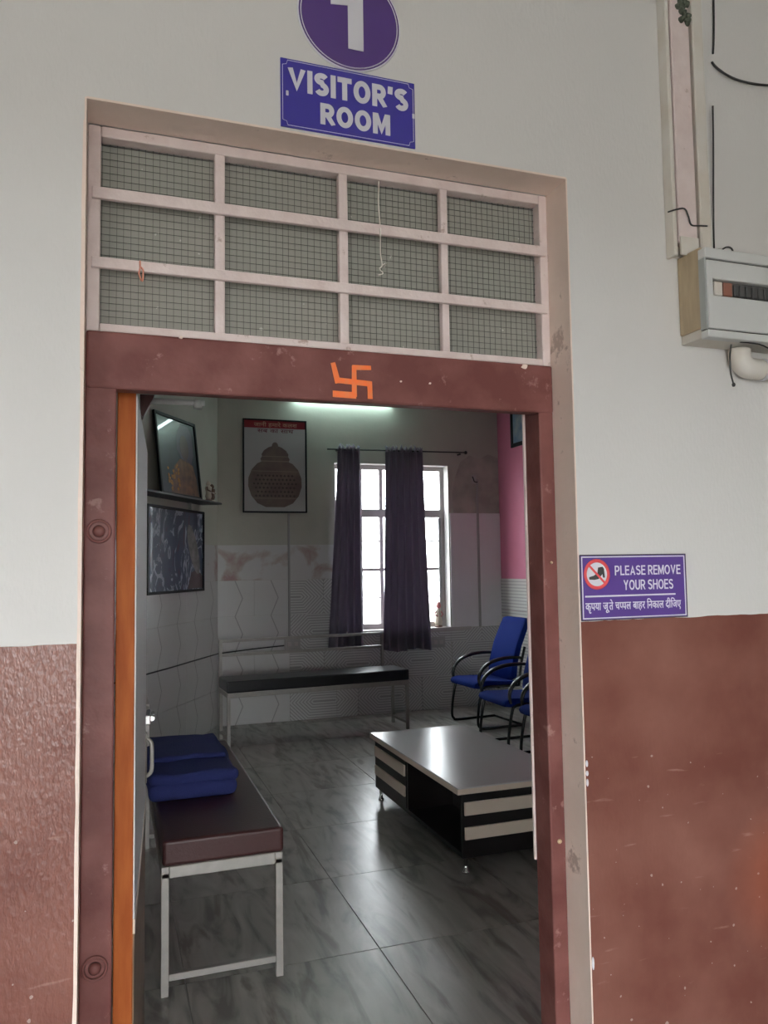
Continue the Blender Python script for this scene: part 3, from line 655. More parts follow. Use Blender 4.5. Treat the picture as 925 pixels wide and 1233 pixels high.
px_ = (WX0 + 0.05, 2.658, 2.702, 2.903, 2.947, 3.338, 3.382, WX1 - 0.05)
for i in range(0, 8, 2):
    for z0, z1 in ((WZ0 + .06, TRZ - .045), (TRZ + .045, WZ1 - .05)):
        obj('pane', MB().box(px_[i], px_[i + 1], Y1 - 0.015, Y1 - 0.011, z0, z1), M['glass'], win)
for z0, z1 in ((WZ0 + .02, TRZ - .05),):
    obj('shutter_stile', MB().rbox(WX1 - 0.085, WX1 - 0.052, Y0 - 0.03, Y0 - 0.002, z0 + .04, z1, 0.004, 1), M['strip'], win)

# curtain rod and curtains
rod = thing('curtain_rod', 'thin dark curtain rod with a ball end above the back window', 'curtain rod', (3.07, YB - 0.07, 2.885))
obj('pole', MB().tube([(-0.82, 0, 0.0), (0.82, 0, 0.016)], 0.008, 8), M['rod'], rod)
obj('finial', MB().lathe([(0.008, -0.02), (0.018, -0.01), (0.020, 0), (0.016, 0.012), (0.004, 0.02)], 0.83, 0, 12, 'z', 0.016), M['rod'], rod)
for x in (-0.70, 0.76): obj('bracket', MB().rbox(x - 0.008, x + 0.008, 0.0, 0.07, -0.012, 0.004, 0.002, 1), M['rod'], rod)
def curtain(label, top, bot, zt, zb, folds, seed, flare):
    rnd = random.Random(seed); NX, NZ = folds * 12, 40
    t = thing('curtain', label, 'curtain', ((top[0] + top[1]) / 2, YB - 0.07, zb), 0)
    cx = (top[0] + top[1]) / 2
    mb = MB(); ph = [rnd.uniform(-0.5, 0.5) for _ in range(folds + 1)]; amp = [rnd.uniform(0.6, 1.2) for _ in range(folds + 1)]
    grid = []
    for j in range(NZ + 1):
        v = j / NZ; z = (zt - zb) * v; row = []
        s = (1 - v) ** flare
        a, b = top[0] + (bot[0] - top[0]) * s - cx, top[1] + (bot[1] - top[1]) * s - cx
        for i in range(NX + 1):
            u = i / NX; k = min(int(u * folds), folds - 1)
            A = (0.026 + 0.016 * (1 - v)) * amp[k]
            if v > 0.955: A *= 0.75 + 0.3 * math.sin(u * 40)
            y = A * math.sin(2 * PI * folds * u + ph[k] * (1 - v)) * (1 if v < 0.99 else 0.9)
            zz = z + (0.018 * math.sin(u * folds * 2 * PI * 1.5 + seed) if j == NZ else 0) + (0.012 * math.sin(u * 9 + seed) if j == 0 else 0)
            row.append(mb.bm.verts.new((a + (b - a) * u + 0.004 * math.cos(2 * PI * folds * u * 2), y, zz)))
        grid.append(row)
    for j in range(NZ):
        for i in range(NX):
            f = mb.bm.faces.new([grid[j][i], grid[j][i + 1], grid[j + 1][i + 1], grid[j + 1][i]]); f.smooth = True
    o = obj('drape', mb, M['curtain'], t)
    sol = o.modifiers.new('thickness', 'SOLIDIFY'); sol.thickness = 0.002
    # gathered loops standing up over the rod
    for k in range(folds + 2):
        x = top[0] - cx + (top[1] - top[0]) * (k + 0.5) / (folds + 2); tip = 0.018 + 0.022 * rnd.random()
        lb = MB(); lb.tube([(x - 0.012, -0.012, zt - zb - 0.05), (x + rnd.uniform(-.008, .008), -0.010, zt - zb - 0.005), (x + rnd.uniform(-.022, .022), 0.002, zt - zb + tip)], [0.014, 0.017, 0.006], 7, flat=(1, 0.5))
        obj('heading_loop', lb, M['curtain'], t)
    return t
curtain('narrow dark violet curtain hanging left of the window centre', (2.366, 2.618), (2.235, 2.632), 2.915, 0.735, 4, 3, 1.15)
curtain('wider dark violet curtain hanging right of the window centre', (2.915, 3.362), (2.855, 3.425), 2.925, 0.680, 6, 8, 1.3)
# figurine on the sill
fg = thing('figurine', 'small rose and pale figurine standing on the window sill', 'figurine', (3.575, YB + 0.06, WZ0 + 0.002))
obj('base', MB().lathe([(0.045, 0), (0.045, 0.012), (0.036, 0.022)], 0, 0, 16), M['brown'], fg)
obj('body', MB().lathe([(0.036, 0.022), (0.046, 0.05), (0.040, 0.10), (0.026, 0.16), (0.032, 0.185), (0.016, 0.21)], 0, 0, 16), M['cream'], fg)
obj('head', MB().lathe([(0.010, 0.205), (0.026, 0.22), (0.028, 0.245), (0.018, 0.27), (0.006, 0.285)], 0.004, 0, 14), M['rose'], fg)
for s in (-1, 1): obj('arm', MB().tube([(0.028 * s, 0, 0.18), (0.05 * s, -0.01, 0.14), (0.02 * s, -0.035, 0.12)], [0.010, 0.009, 0.007], 8), M['rose'], fg)

# ------------------------------------------------------------------ tube light over the window
tl = thing('tube_light', 'switched-on fluorescent tube light mounted high over the back window', 'lamp', (2.45, YB, 3.455))
obj('batten', MB().rbox(-0.60, 0.60, -0.035, 0.0, -0.012, 0.035, 0.003, 1), M['box_grey'], tl)
obj('tube', MB().tube([(-0.57, -0.052, 0.0), (0.57, -0.052, 0.0)], 0.014, 12), M['tube'], tl)
for s in (-1, 1): obj('lamp_holder', MB().rbox(0.575 * s - 0.012, 0.575 * s + 0.012, -0.07, -0.03, -0.02, 0.02, 0.003, 1), M['sign_white'], tl)

# ------------------------------------------------------------------ signs on the front wall
sg = thing('number_sign', 'round purple sign with a white numeral 1 above the doorway', 'sign', (0.571, 0, 2.884))
obj('disc', MB().poly(circ(0, 0, 0.1225, 64), -0.004, 0.0), M['sign_purple'], sg)
rg = MB(); rg.tube([(0.1165 * math.cos(a), -0.0042, 0.1165 * math.sin(a)) for a in [2 * PI * k / 64 for k in range(65)]], 0.0013, 6, cap=False); obj('ring', rg, M['sign_white'], sg)
rg = MB(); rg.tube([(0.1225 * math.cos(a), -0.002, 0.1225 * math.sin(a)) for a in [2 * PI * k / 64 for k in range(65)]], 0.0024, 6, cap=False); obj('rim', rg, M['sign_white'], sg)
obj('numeral', MB().poly([(-0.005, -0.072), (0.032, -0.072), (0.032, 0.082), (0.004, 0.082), (-0.010, 0.062), (-0.046, 0.052), (-0.046, 0.026), (-0.005, 0.032)], -0.0052, -0.0038), M['sign_white'], sg)

sg = thing('room_sign', "blue sign reading VISITOR'S ROOM in white capitals over the doorway", 'sign', (0.568, 0, 2.6795))
hw, hh = 0.161, 0.080
obj('plate', MB().rbox(-hw, hw, -0.004, 0.0, -hh, hh, 0.001, 1), M['sign_blue'], sg)
def border(w_, h_, t, y, cut=0.0):
    b = MB(); b.box(-w_ + cut, w_ - cut, y - .0006, y, h_ - t, h_); b.box(-w_ + cut, w_ - cut, y - .0006, y, -h_, -h_ + t); b.box(-w_, -w_ + t, y - .0006, y, -h_ + cut, h_ - cut); b.box(w_ - t, w_, y - .0006, y, -h_ + cut, h_ - cut)
    return b
bd = border(hw - 0.004, hh - 0.004, 0.0012, -0.004, 0.012)
for sx in (-1, 1):
    for sz in (-1, 1): bd.tube([(sx * (hw - 0.016), -0.0042, sz * (hh - 0.0046)), (sx * (hw - 0.0135), -0.0042, sz * (hh - 0.0135)), (sx * (hw - 0.0046), -0.0042, sz * (hh - 0.016))], 0.0006, 4)
obj('border', bd, M['sign_white'], sg)
tx = MB(); stroke_text(tx, "VISITOR'S", -0.144, 0.144, 0.006, 0.060, -0.004, 0.235, 0.085); stroke_text(tx, 'ROOM', -0.070, 0.098, -0.060, -0.010, -0.004, 0.235, 0.085)
obj('lettering', tx, M['sign_white'], sg)
for (x, z) in ((-0.146, -0.002), (0.1565, -0.002)): obj('fixing', MB().rbox(x - 0.003, x + 0.003, -0.006, -0.004, z - 0.006, z + 0.006, 0.001, 1), M['sign_white'], sg)

sg = thing('shoe_sign', 'violet sign asking visitors to remove shoes, right of the doorway', 'sign', (1.300, 0, 1.557))
hw, hh = 0.158, 0.0805
obj('plate', MB().rbox(-hw, hw, -0.004, 0.0, -hh, hh, 0.0015, 1), M['sign_violet'], sg)
obj('border', border(hw - 0.004, hh - 0.004, 0.0028, -0.004), M['sign_white'], sg)
obj('edge', border(hw + 0.0005, hh + 0.0005, 0.0025, -0.0036), M['shoe_dark'], sg)
obj('rule', MB().box(-0.146, 0.122, -0.0047, -0.004, -0.0235, -0.0195), M['sign_white'], sg)
obj('roundel', MB().poly(circ(-0.1105, 0.0325, 0.0335, 40), -0.0046, -0.004), M['sign_white'], sg)
shoe = [(-0.133, 0.020), (-0.133, 0.026), (-0.120, 0.029), (-0.109, 0.036), (-0.107, 0.049), (-0.094, 0.051), (-0.090, 0.046), (-0.088, 0.024), (-0.093, 0.024), (-0.095, 0.033), (-0.106, 0.021), (-0.118, 0.019)]
obj('shoe_pictogram', MB().poly(shoe, -0.0050, -0.0044), M['shoe_dark'], sg)
rb = MB(); rb.tube([(-0.1105 + 0.0335 * math.cos(a), -0.0046, 0.0325 + 0.0335 * math.sin(a)) for a in [2 * PI * k / 40 for k in range(41)]], 0.0044, 6, cap=False, flat=(1, 0.2))
rb.poly([(-0.1355, 0.0535), (-0.1320, 0.0575), (-0.0855, 0.0115), (-0.0890, 0.0075)], -0.0054, -0.0046); obj('prohibition_ring', rb, M['sign_red'], sg)
tx = MB(); stroke_text(tx, 'PLEASE REMOVE', -0.058, 0.140, 0.029, 0.053, -0.004, 0.15, 0.12); stroke_text(tx, 'YOUR SHOES', -0.034, 0.116, -0.008, 0.017, -0.004, 0.15, 0.12)
obj('lettering', tx, M['sign_white'], sg)
def hindi(words, x0, x1, z0, z1, mb_, y):
    """Devanagari set glyph by glyph: half letters cut from full ones, short-i signs set before their letters"""
    big = bmesh.new(); pen = 0.0
    for wd in words:
        for g in wd:
            half = g.endswith('~'); b = glyphs(g.rstrip('~'), 0.012)
            if half:
                bmesh.ops.bisect_plane(b, geom=list(b.verts) + list(b.edges) + list(b.faces), plane_co=(0.40, 0, 0), plane_no=(1, 0, 0), clear_outer=True)
            xs_ = [v.co.x for v in b.verts]; adv = 0.255 if g == 'ि' else max(xs_) - 0.004
            mp_ = {v: big.verts.new((v.co.x + pen, v.co.y, 0)) for v in b.verts}
            for f in b.faces:
                try: big.faces.new([mp_[v] for v in f.verts])
                except ValueError: pass
            pen += adv; b.free()
        pen += 0.30
    fit_text(mb_, big, x0, x1, z0, z1, y)
tx = MB(); hindi([['कृ', 'प', 'या'], ['जू', 'ते'], ['च', 'प~', 'प', 'ल'], ['बा', 'ह', 'र'], ['ि', 'न', 'का', 'ल'], ['दी', 'ि', 'ज', 'ए']], -0.146, 0.138, -0.063, -0.030, tx, -0.004)
obj('hindi_lettering', tx, M['sign_white'], sg)

# ------------------------------------------------------------------ switchgear on the front wall, right
bx = thing('distribution_box', 'light grey electrical distribution box with a dark breaker window', 'electrical box', (1.62, 0, 2.18))
X0, X1, D = -0.148, 0.30, -0.103
obj('back_board', MB().rbox(X0, X1, -0.085, 0.0, 0.030, 0.240, 0.003, 1), M['board'], bx)
obj('lower_strip', MB().rbox(X0 + .004, X1, -0.08, 0.0, 0.006, 0.030, 0.002, 1), M['pvc'], bx)
obj('top_cover', MB().rbox(X0 - .002, X1, D - 0.004, -0.08, 0.205, 0.232, 0.003, 2), M['box_grey'], bx)
cv = MB()
cv.rbox(X0 + .004, X1, D - 0.002, -0.085, 0.024, 0.110, 0.003, 2); cv.rbox(X0 + .004, X1, D - 0.002, -0.085, 0.153, 0.201, 0.003, 2); cv.rbox(X0 + .004, X0 + .022, D - 0.002, -0.085, 0.106, 0.157, 0.003, 2)
obj('cover', cv, M['box_grey'], bx)
obj('cover_edge', MB().rbox(X0 - 0.002, X0 + 0.004, D, -0.08, 0.022, 0.206, 0.001, 1), M['box_shadow'], bx)  # side shading of the box, painted as a darker strip
obj('seam', MB().box(X0 + 0.002, X1, -0.098, -0.085, 0.0195, 0.0245).box(X0 + 0.002, X1, -0.098, -0.085, 0.2005, 0.2055), M['box_dark'], bx)
obj('bottom_cover', MB().rbox(X0 - .002, X1, D - 0.004, -0.08, 0.000, 0.020, 0.003, 2), M['box_grey'], bx)
obj('breaker_window', MB().box(X0 + .02, X1, -0.090, -0.085, 0.108, 0.155), M['box_dark'], bx)
obj('breaker', MB().rbox(X0 + .032, X0 + .058, -0.098, -0.089, 0.114, 0.150, 0.002, 1), M['pvc'], bx)
obj('breaker', MB().rbox(X0 + .062, X0 + .090, -0.097, -0.089, 0.114, 0.150, 0.002, 1), M['terracotta'], bx)
for k in range(9): obj('breaker', MB().rbox(X0 + .096 + .020 * k, X0 + .113 + .020 * k, -0.096, -0.089, 0.116, 0.148, 0.002, 1), M['shoe_dark'], bx)

tk = thing('cable_trunking', 'open upright cable trunking of grimy white plastic by the wall edge', 'trunking', (1.50, 0, 2.42))
obj('back_channel', MB().rbox(-0.058, 0.030, -0.008, 0.0, 0.0, 0.98, 0.002, 1), M['pvc'], tk)
obj('side_wall', MB().rbox(-0.062, -0.050, -0.034, 0.0, -0.005, 0.72, 0.002, 1), M['pvc'], tk)
obj('cover_strip', MB().rbox(-0.046, 0.014, -0.036, -0.008, 0.03, 0.70, 0.003, 1), M['iron_pink'], tk)
obj('rust_gap', MB().box(0.016, 0.024, -0.020, -0.002, 0.03, 0.98), M['rust'], tk)
obj('end_flap', MB().box(-0.045, 0.012, -0.040, -0.034, -0.004, 0.045), M['pvc'], tk)
gm = MB()
for k in range(26):
    a_ = random.random() * 2 * PI; r_ = random.random() ** 0.6; q_ = random.uniform(0.003, 0.009)
    gm.lathe([(q_ * 0.4, -q_), (q_, -q_ * 0.3), (q_, q_ * 0.4), (q_ * 0.3, q_)], -0.004 + 0.022 * r_ * math.cos(a_), -0.037, 6, 'z', 0.665 + 0.038 * r_ * math.sin(a_))
o = obj('grime', gm, M['grime'], tk); o['kind'] = 'stuff'
cd = thing('conduit', 'narrow white plastic conduit strip beside the open trunking', 'conduit', (1.55, 0, 2.42))
obj('cover_strip', MB().rbox(-0.024, 0.012, -0.034, 0.0, 0.005, 0.99, 0.003, 1), M['pvc'], cd)
obj('wall_channel', MB().rbox(0.014, 0.034, -0.012, 0.0, 0.03, 0.99, 0.002, 1), M['wall_white'], cd)
obj('bend', MB().tube([(-0.070, -0.03, -0.012), (-0.045, -0.040, -0.006), (-0.015, -0.045, -0.002), (0.02, -0.050, 0.004)], 0.017, 10), M['pvc'], cd)
mb = MB(); mb.tube([(1.632, -0.006, 3.30), (1.628, -0.006, 3.15), (1.624, -0.005, 3.06), (1.622, -0.002, 3.02)], 0.003, 6)
mb.tube([(1.617, -0.002, 2.995), (1.625, -0.008, 2.978), (1.655, -0.012, 2.960), (1.70, -0.012, 2.952), (1.77, -0.010, 2.955), (1.88, -0.010, 2.97)], 0.0032, 6)
tag(obj('cable', mb, M['cable']), 'black cable sagging across the wall above the distribution box', 'cable')
mb = MB(); mb.tube([(1.604, -0.012, 2.86), (1.600, -0.012, 2.75), (1.594, -0.010, 2.60), (1.587, -0.012, 2.46), (1.592, -0.014, 2.425), (1.600, -0.02, 2.448), (1.617, -0.026, 2.460), (1.632, -0.03, 2.452), (1.634, -0.03, 2.415)], 0.0024, 6)
tag(obj('cable', mb, M['cable']), 'thin dark wire running down the conduit and looping into the box', 'cable')
mb = MB(); mb.tube([(1.434, -0.02, 2.535), (1.440, -0.040, 2.533), (1.470, -0.040, 2.540), (1.482, -0.040, 2.520), (1.492, -0.038, 2.500), (1.520, -0.038, 2.502), (1.545, -0.036, 2.505)], 0.0022, 6)
tag(obj('cable', mb, M['cable']), 'dark tie wire wound around the lower end of the trunking', 'cable')
mb = MB(); mb.tube([(1.30, -0.006, 3.19), (1.36, -0.010, 3.165), (1.425, -0.03, 3.125), (1.437, -0.038, 3.118), (1.46, -0.04, 3.15), (1.49, -0.04, 3.17)], 0.003, 6)
tag(obj('cable', mb, M['cable']), 'dark cable entering the top of the open trunking', 'cable')
mb = MB(); mb.tube([(1.585, -0.06, 2.182), (1.583, -0.055, 2.150), (1.588, -0.05, 2.11), (1.594, -0.05, 2.085), (1.596, -0.05, 2.078)], 0.0022, 6); mb.lathe([(0.003, -0.005), (0.005, 0), (0.003, 0.005)], 1.596, -0.05, 8, 'z', 2.078)
mb.tube([(1.585, -0.09, 2.180), (1.64, -0.098, 2.176), (1.69, -0.098, 2.163), (1.73, -0.098, 2.172), (1.80, -0.098, 2.178)], 0.002, 6)
tag(obj('cable', mb, M['cable']), 'short wire dangling under the distribution box', 'cable')
pp = thing('waste_pipe', 'beige plastic pipe with an elbow under the distribution box', 'pipe', (1.64, -0.03, 2.13))
obj('pipe', MB().tube([(0.065, 0, -0.0), (0.40, 0, 0.0)], 0.025, 14), M['pvc'], pp)
obj('elbow', MB().tube([(0.0, 0, 0.05), (0.0, 0, 0.028), (0.008, 0, 0.012), (0.026, 0, 0.002), (0.07, 0, 0.0)], 0.0285, 14), M['pvc'], pp)
obj('collar', MB().tube([(0.068, 0, 0.0), (0.080, 0, 0.0)], 0.030, 14), M['sign_white'], pp)

# ------------------------------------------------------------------ benches
def bench(label, L, loc, rotz, cushion, group=None, back=(0.0, 1.0), seat_d=0.45, zf=0.435, zc=0.578, rails=(0.78, 0.915)):
    """local x along the bench 0..L, front edge at y = 0, back at y = seat_d"""
    t = thing('bench', label, 'bench', loc, rotz, group); r = 0.0145; st = M['steel_paint']
    for (x, y) in ((r, r), (L - r, r), (r, seat_d - r), (L - r, seat_d - r)):
        obj('leg', MB().rbox(x - r, x + r, y - r, y + r, 0.0, zf + 0.02, 0.002, 1), st, t)
    fr = MB(); fr.rbox(0, L, 0, 0.03, zf, zf + 0.045, 0.003, 1); fr.rbox(0, L, seat_d - 0.03, seat_d, zf, zf + 0.045, 0.003, 1); fr.rbox(0, 0.03, 0.03, seat_d - 0.03, zf, zf + 0.045, 0.003, 1); fr.rbox(L - 0.03, L, 0.03, seat_d - 0.03, zf, zf + 0.045, 0.003, 1)
    obj('seat_frame', fr, st, t)
    for x in (r, L - r): obj('stretcher', MB().rbox(x - 0.012, x + 0.012, 2 * r, seat_d - 2 * r, 0.055, 0.080, 0.002, 1), st, t)
    obj('seat_cushion', MB().rbox(-0.004, L + 0.004, -0.004, seat_d - 0.004, zf + 0.045, zc, 0.014, 3), cushion, t)
    b0, b1 = back[0] * L, back[1] * L
    for x in (b0 + r, b1 - r): obj('back_post', MB().rbox(x - r, x + r, seat_d, seat_d + 0.028, zf, rails[1] + 0.005, 0.002, 1), st, t)
    for z in rails: obj('back_rail', MB().rbox(b0, b1, seat_d + 0.002, seat_d + 0.026, z - 0.014, z + 0.014, 0.002, 1), st, t)
    return t
bench('long bench with a black seat and grey steel rails under the window', 1.80, (1.05, 5.60, 0), math.radians(3.2), M['vinyl_black'], back=(0.0, 0.945), seat_d=0.40, zc=0.585)
# near bench stands against the left side, its long side running into the room: local x -> +y, local y -> -x
b1 = bench('maroon cushioned bench with grey steel legs nearest the doorway', 1.70, (0.715, 1.525, 0), math.radians(90), M['vinyl_maroon'], back=(0.62, 1.0), seat_d=0.47)
# folded blanket
bl = thing('blanket', 'folded navy blue blanket lying on the maroon bench', 'blanket', (0.43, 2.50, 0.578))
def fold_layer(x0, x1, y0, y1, z0, z1, seed):
    b = bmesh.new(); bmesh.ops.create_cube(b, size=1.0)
    for v in b.verts: v.co = Vector(((x0 + x1) / 2 + v.co.x * (x1 - x0), (y0 + y1) / 2 + v.co.y * (y1 - y0), (z0 + z1) / 2 + v.co.z * (z1 - z0)))
    bmesh.ops.bevel(b, geom=list(b.edges), offset=(z1 - z0) * 0.45, segments=4, profile=0.5, affect='EDGES')
    bmesh.ops.subdivide_edges(b, edges=[e for e in b.edges if e.calc_length() > 0.08], cuts=7, use_grid_fill=True)
    from mathutils import noise
    for v in b.verts:
        k = noise.noise(v.co * 7 + Vector((seed, 0, 0))); k2 = noise.noise(v.co * 18 + Vector((0, seed, 0)))
        v.co += Vector((0.012 * k, 0.014 * k2 * 0.6, (0.010 * k + 0.004 * k2) if v.co.z > z0 + 0.01 else 0.0))
    for f in b.faces: f.smooth = True
    m_ = MB(); m_.add(b); b.free(); return m_
obj('lower_fold', fold_layer(-0.215, 0.185, -0.47, 0.36, 0.0, 0.075, 1.3), M['cloth_blue'], bl)
obj('middle_fold', fold_layer(-0.210, 0.190, -0.455, 0.33, 0.062, 0.118, 4.1), M['cloth_blue'], bl)
obj('top_fold', fold_layer(-0.205, 0.165, -0.20, 0.30, 0.105, 0.138, 9.7), M['cloth_blue'], bl)

# ------------------------------------------------------------------ coffee table
ct = thing('coffee_table', 'low coffee table with glossy white top and black striped drawers', 'table', (1.80, 2.18, 0))
TL, TWD = 1.44, 0.66
obj('tabletop', MB().rbox(-0.03, TWD + 0.03, -0.02, TL + 0.02, 0.416, 0.452, 0.004, 2), [M['laminate_white']], ct)
obj('top_edge', MB().box(-0.0315, TWD + 0.0315, -0.0215, TL + 0.0215, 0.418, 0.446), M['laminate_cream'], ct)
cc = MB(); cc.box(0.0, TWD, 0.0, TL, 0.085, 0.110); cc.box(0, TWD, 0.0, 0.02, 0.11, 0.416); cc.box(0, TWD, TL - 0.02, TL, 0.11, 0.416); cc.box(TWD / 2 - .01, TWD / 2 + .01, 0.02, TL - .02, 0.11, 0.416)
cc.box(0.0, TWD, 0.80, 0.82, 0.11, 0.416); cc.box(0.0, TWD, 0.02, TL - .02, 0.395, 0.416)
obj('carcass', cc, M['black_lam'], ct)
obj('shelf_back', MB().box(0.30, TWD, 0.02, 0.80, 0.11, 0.395), M['black_lam'], ct)
for (z0, z1) in ((0.304, 0.372), (0.180, 0.244)):
    obj('stripe_board', MB().rbox(0.012, TWD - 0.012, -0.012, 0.0, z0, z1, 0.002, 1), M['laminate_cream'], ct)
dr = obj('drawer', MB().rbox(-0.004, 0.28, 0.822, TL - 0.022, 0.112, 0.394, 0.002, 1), M['black_lam'], ct)
for (z0, z1) in ((0.304, 0.372), (0.180, 0.244)):
    obj('stripe_board', MB().rbox(-0.016, -0.004, 0.83, TL - 0.03, z0, z1, 0.002, 1), M['laminate_cream'], dr)
for (x, y) in ((0.03, 0.03), (TWD - 0.03, 0.03), (0.03, TL - 0.03), (TWD - 0.03, TL - 0.03)):
    obj('leg', MB().lathe([(0.020, 0.0), (0.020, 0.010), (0.011, 0.016), (0.011, 0.070), (0.019, 0.078), (0.019, 0.087)], x, y, 14), M['chrome'], ct)

# ------------------------------------------------------------------ blue visitor chairs (front towards local -x)
def chair(label, loc, rotz):
    t = thing('visitor_chair', label, 'chair', loc, rotz, 'blue chairs along the pink wall')
    # seat: a padded slab with a rolled front edge
    prof = [(-0.26, 0.400), (-0.275, 0.425), (-0.262, 0.452), (-0.20, 0.470), (0.0, 0.462), (0.20, 0.450), (0.235, 0.43), (0.235, 0.400), (0.0, 0.392), (-0.20, 0.392)]
    def slab(prof_, hw_, r_):
        m_ = MB(); N = len(prof_); rings = []
        for y, k in ((-hw_, 0.90), (-hw_ + r_ * .5, 0.97), (-hw_ + r_ * 1.5, 1.0), (hw_ - r_ * 1.5, 1.0), (hw_ - r_ * .5, 0.97), (hw_, 0.90)):
            cx_ = sum(p[0] for p in prof_) / N; cz_ = sum(p[1] for p in prof_) / N
            rings.append([m_.bm.verts.new((cx_ + (p[0] - cx_) * (0.5 + 0.5 * k), y, cz_ + (p[1] - cz_) * k)) for p in prof_])
        for i in range(len(rings) - 1):
            for q in range(N):
                f = m_.bm.faces.new([rings[i][q], rings[i][(q + 1) % N], rings[i + 1][(q + 1) % N], rings[i + 1][q]]); f.smooth = True
        m_.bm.faces.new(rings[0]); m_.bm.faces.new(rings[-1][::-1]); return m_
    obj('seat', slab(prof, 0.255, 0.03), M['chair_blue'], t)
    bp = [(0.165, 0.46), (0.185, 0.60), (0.245, 0.80), (0.335, 1.00), (0.365, 1.055), (0.395, 1.06), (0.410, 1.035), (0.385, 0.98), (0.305, 0.79), (0.250, 0.60), (0.235, 0.46), (0.200, 0.445)]
    obj('backrest', slab(bp, 0.225, 0.03), M['chair_blue'], t)
    for s in (-1, 1):
        y = 0.268 * s
        # bent steel side frame: sled rail on the floor, up the front, under the seat and up the back
        pts = [(0.26, y, 0.014), (0.10, y, 0.013), (-0.18, y, 0.013), (-0.225, y, 0.030), (-0.245, y, 0.075), (-0.235, y, 0.20), (-0.20, y, 0.37), (-0.17, y, 0.405), (-0.10, y, 0.415), (0.20, y, 0.405), (0.235, y, 0.43), (0.262, y, 0.60), (0.31, y, 0.78)]
        obj('side_frame', MB().tube(pts, 0.013, 8), M['black_gloss'], t)
        arm_ = [(-0.215, y, 0.43), (-0.225, y, 0.50), (-0.195, y, 0.575), (-0.12, y, 0.635), (-0.02, y, 0.668), (0.10, y, 0.682), (0.22, y, 0.680), (0.275, y, 0.668)]
        obj('armrest', MB().tube(arm_, [0.016, 0.018, 0.021, 0.023, 0.024, 0.024, 0.021, 0.016], 10, flat=(0.75, 1.25)), M['black_gloss'], t)
    obj('cross_tube', MB().tube([(0.26, -0.268, 0.014), (0.26, 0.268, 0.014)], 0.012, 8), M['black_gloss'], t)
    obj('cross_tube', MB().tube([(0.0, -0.268, 0.400), (0.0, 0.268, 0.400)], 0.010, 8), M['black_gloss'], t)
    return t
c0 = chair('blue armchair in the far corner, the one farthest from the doorway', (3.655, 5.645, 0), math.radians(4))
def copy_chair(label, loc, rz):
    c = dup(c0); c.location = loc; c.rotation_euler = (0, 0, rz); c['label'] = label; return c
copy_chair('blue armchair standing second from the back window, partly behind the jamb', (3.480, 4.640, 0), 0)
copy_chair('blue armchair nearest the doorway, mostly hidden by the right jamb', (3.470, 3.870, 0), 0)

# ------------------------------------------------------------------ pictures, shelf, small things
def framed(name, label, w_, h_, ft, loc, rotz, tilt, printmat):
    """local x right, z up from the bottom edge, front towards -y; tilt leans the top back"""
    t = thing(name, label, 'picture', loc, rotz); t.rotation_euler = (-tilt, 0, rotz) if False else (0, 0, rotz)
    if tilt: t.rotation_mode = 'XYZ'; t.rotation_euler = (Matrix.Rotation(rotz, 4, 'Z') @ Matrix.Rotation(-tilt, 4, 'X')).to_euler()
    f = MB(); f.rbox(-w_ / 2, -w_ / 2 + ft, -0.022, 0, 0, h_, 0.003, 1); f.rbox(w_ / 2 - ft, w_ / 2, -0.022, 0, 0, h_, 0.003, 1); f.rbox(-w_ / 2 + ft, w_ / 2 - ft, -0.022, 0, h_ - ft, h_, 0.003, 1); f.rbox(-w_ / 2 + ft, w_ / 2 - ft, -0.022, 0, 0, ft, 0.003, 1)
    obj('picture_frame', f, M['frame_black'], t)
    p = obj('print', MB().box(-w_ / 2 + ft, w_ / 2 - ft, -0.010, -0.004, ft, h_ - ft), printmat, t)
    return t, p
# urn poster
pt, pr = framed('poster', 'framed poster of a patterned brown urn under a red heading', 0.69, 1.0, 0.016, (1.690, YB - 0.002, 2.192), 0, 0, M['poster_white'])
y = -0.0105
obj('heading_band', MB().box(-0.329, 0.329, y, -0.0098, 0.905, 0.984), M['poster_red'], pr)
tx = MB(); hindi([['जा', 'नी'], ['ह', 'मा', 'रे'], ['क', 'ल', 'श']], -0.225, 0.24, 0.912, 0.975, tx, y); obj('heading_lettering', tx, M['poster_text'], pr)
tx = MB(); hindi([['स', 'ब'], ['का'], ['सा', 'थ']], -0.19, 0.20, 0.855, 0.895, tx, y); obj('subheading', tx, M['poster_text2'], pr)
def smooth_shape(half):      # mirror a right-hand outline
    return half + [(-x, z) for x, z in reversed(half)]
body = [(0.10, 0.06), (0.19, 0.10), (0.255, 0.18), (0.288, 0.28), (0.285, 0.37), (0.25, 0.46), (0.19, 0.525), (0.135, 0.55)]
obj('urn', MB().poly(smooth_shape(body), y, -0.0098), M['urn'], pr)
lid = [(0.150, 0.55), (0.158, 0.575), (0.140, 0.60), (0.145, 0.625), (0.120, 0.665), (0.070, 0.700), (0.035, 0.712), (0.030, 0.735), (0.012, 0.755)]
obj('urn_lid', MB().poly(smooth_shape(lid), y - .0002, -0.0098), M['urn'], pr)
for z0, z1, xw in ((0.545, 0.556, 0.15), (0.598, 0.606, 0.142), (0.440, 0.446, 0.262), (0.150, 0.156, 0.232)):
    obj('urn_band', MB().box(-xw, xw, y - .0006, y - .0001, z0, z1), M['urn_light'], pr)
holes = MB()
for r_ in range(6):
    zc = 0.18 + r_ * 0.043
    for k in range(-6, 7):
        xc = k * 0.041 + (0.02 if r_ % 2 else 0)
        if abs(xc) < 0.25 - abs(zc - 0.3) * 0.35: holes.poly([(xc - 0.015, zc), (xc, zc - 0.014), (xc + 0.015, zc), (xc, zc + 0.014)], y - .0006, y - .0001)
o = obj('urn_openings', holes, M['urn_dark'], pr); o['kind'] = 'stuff'

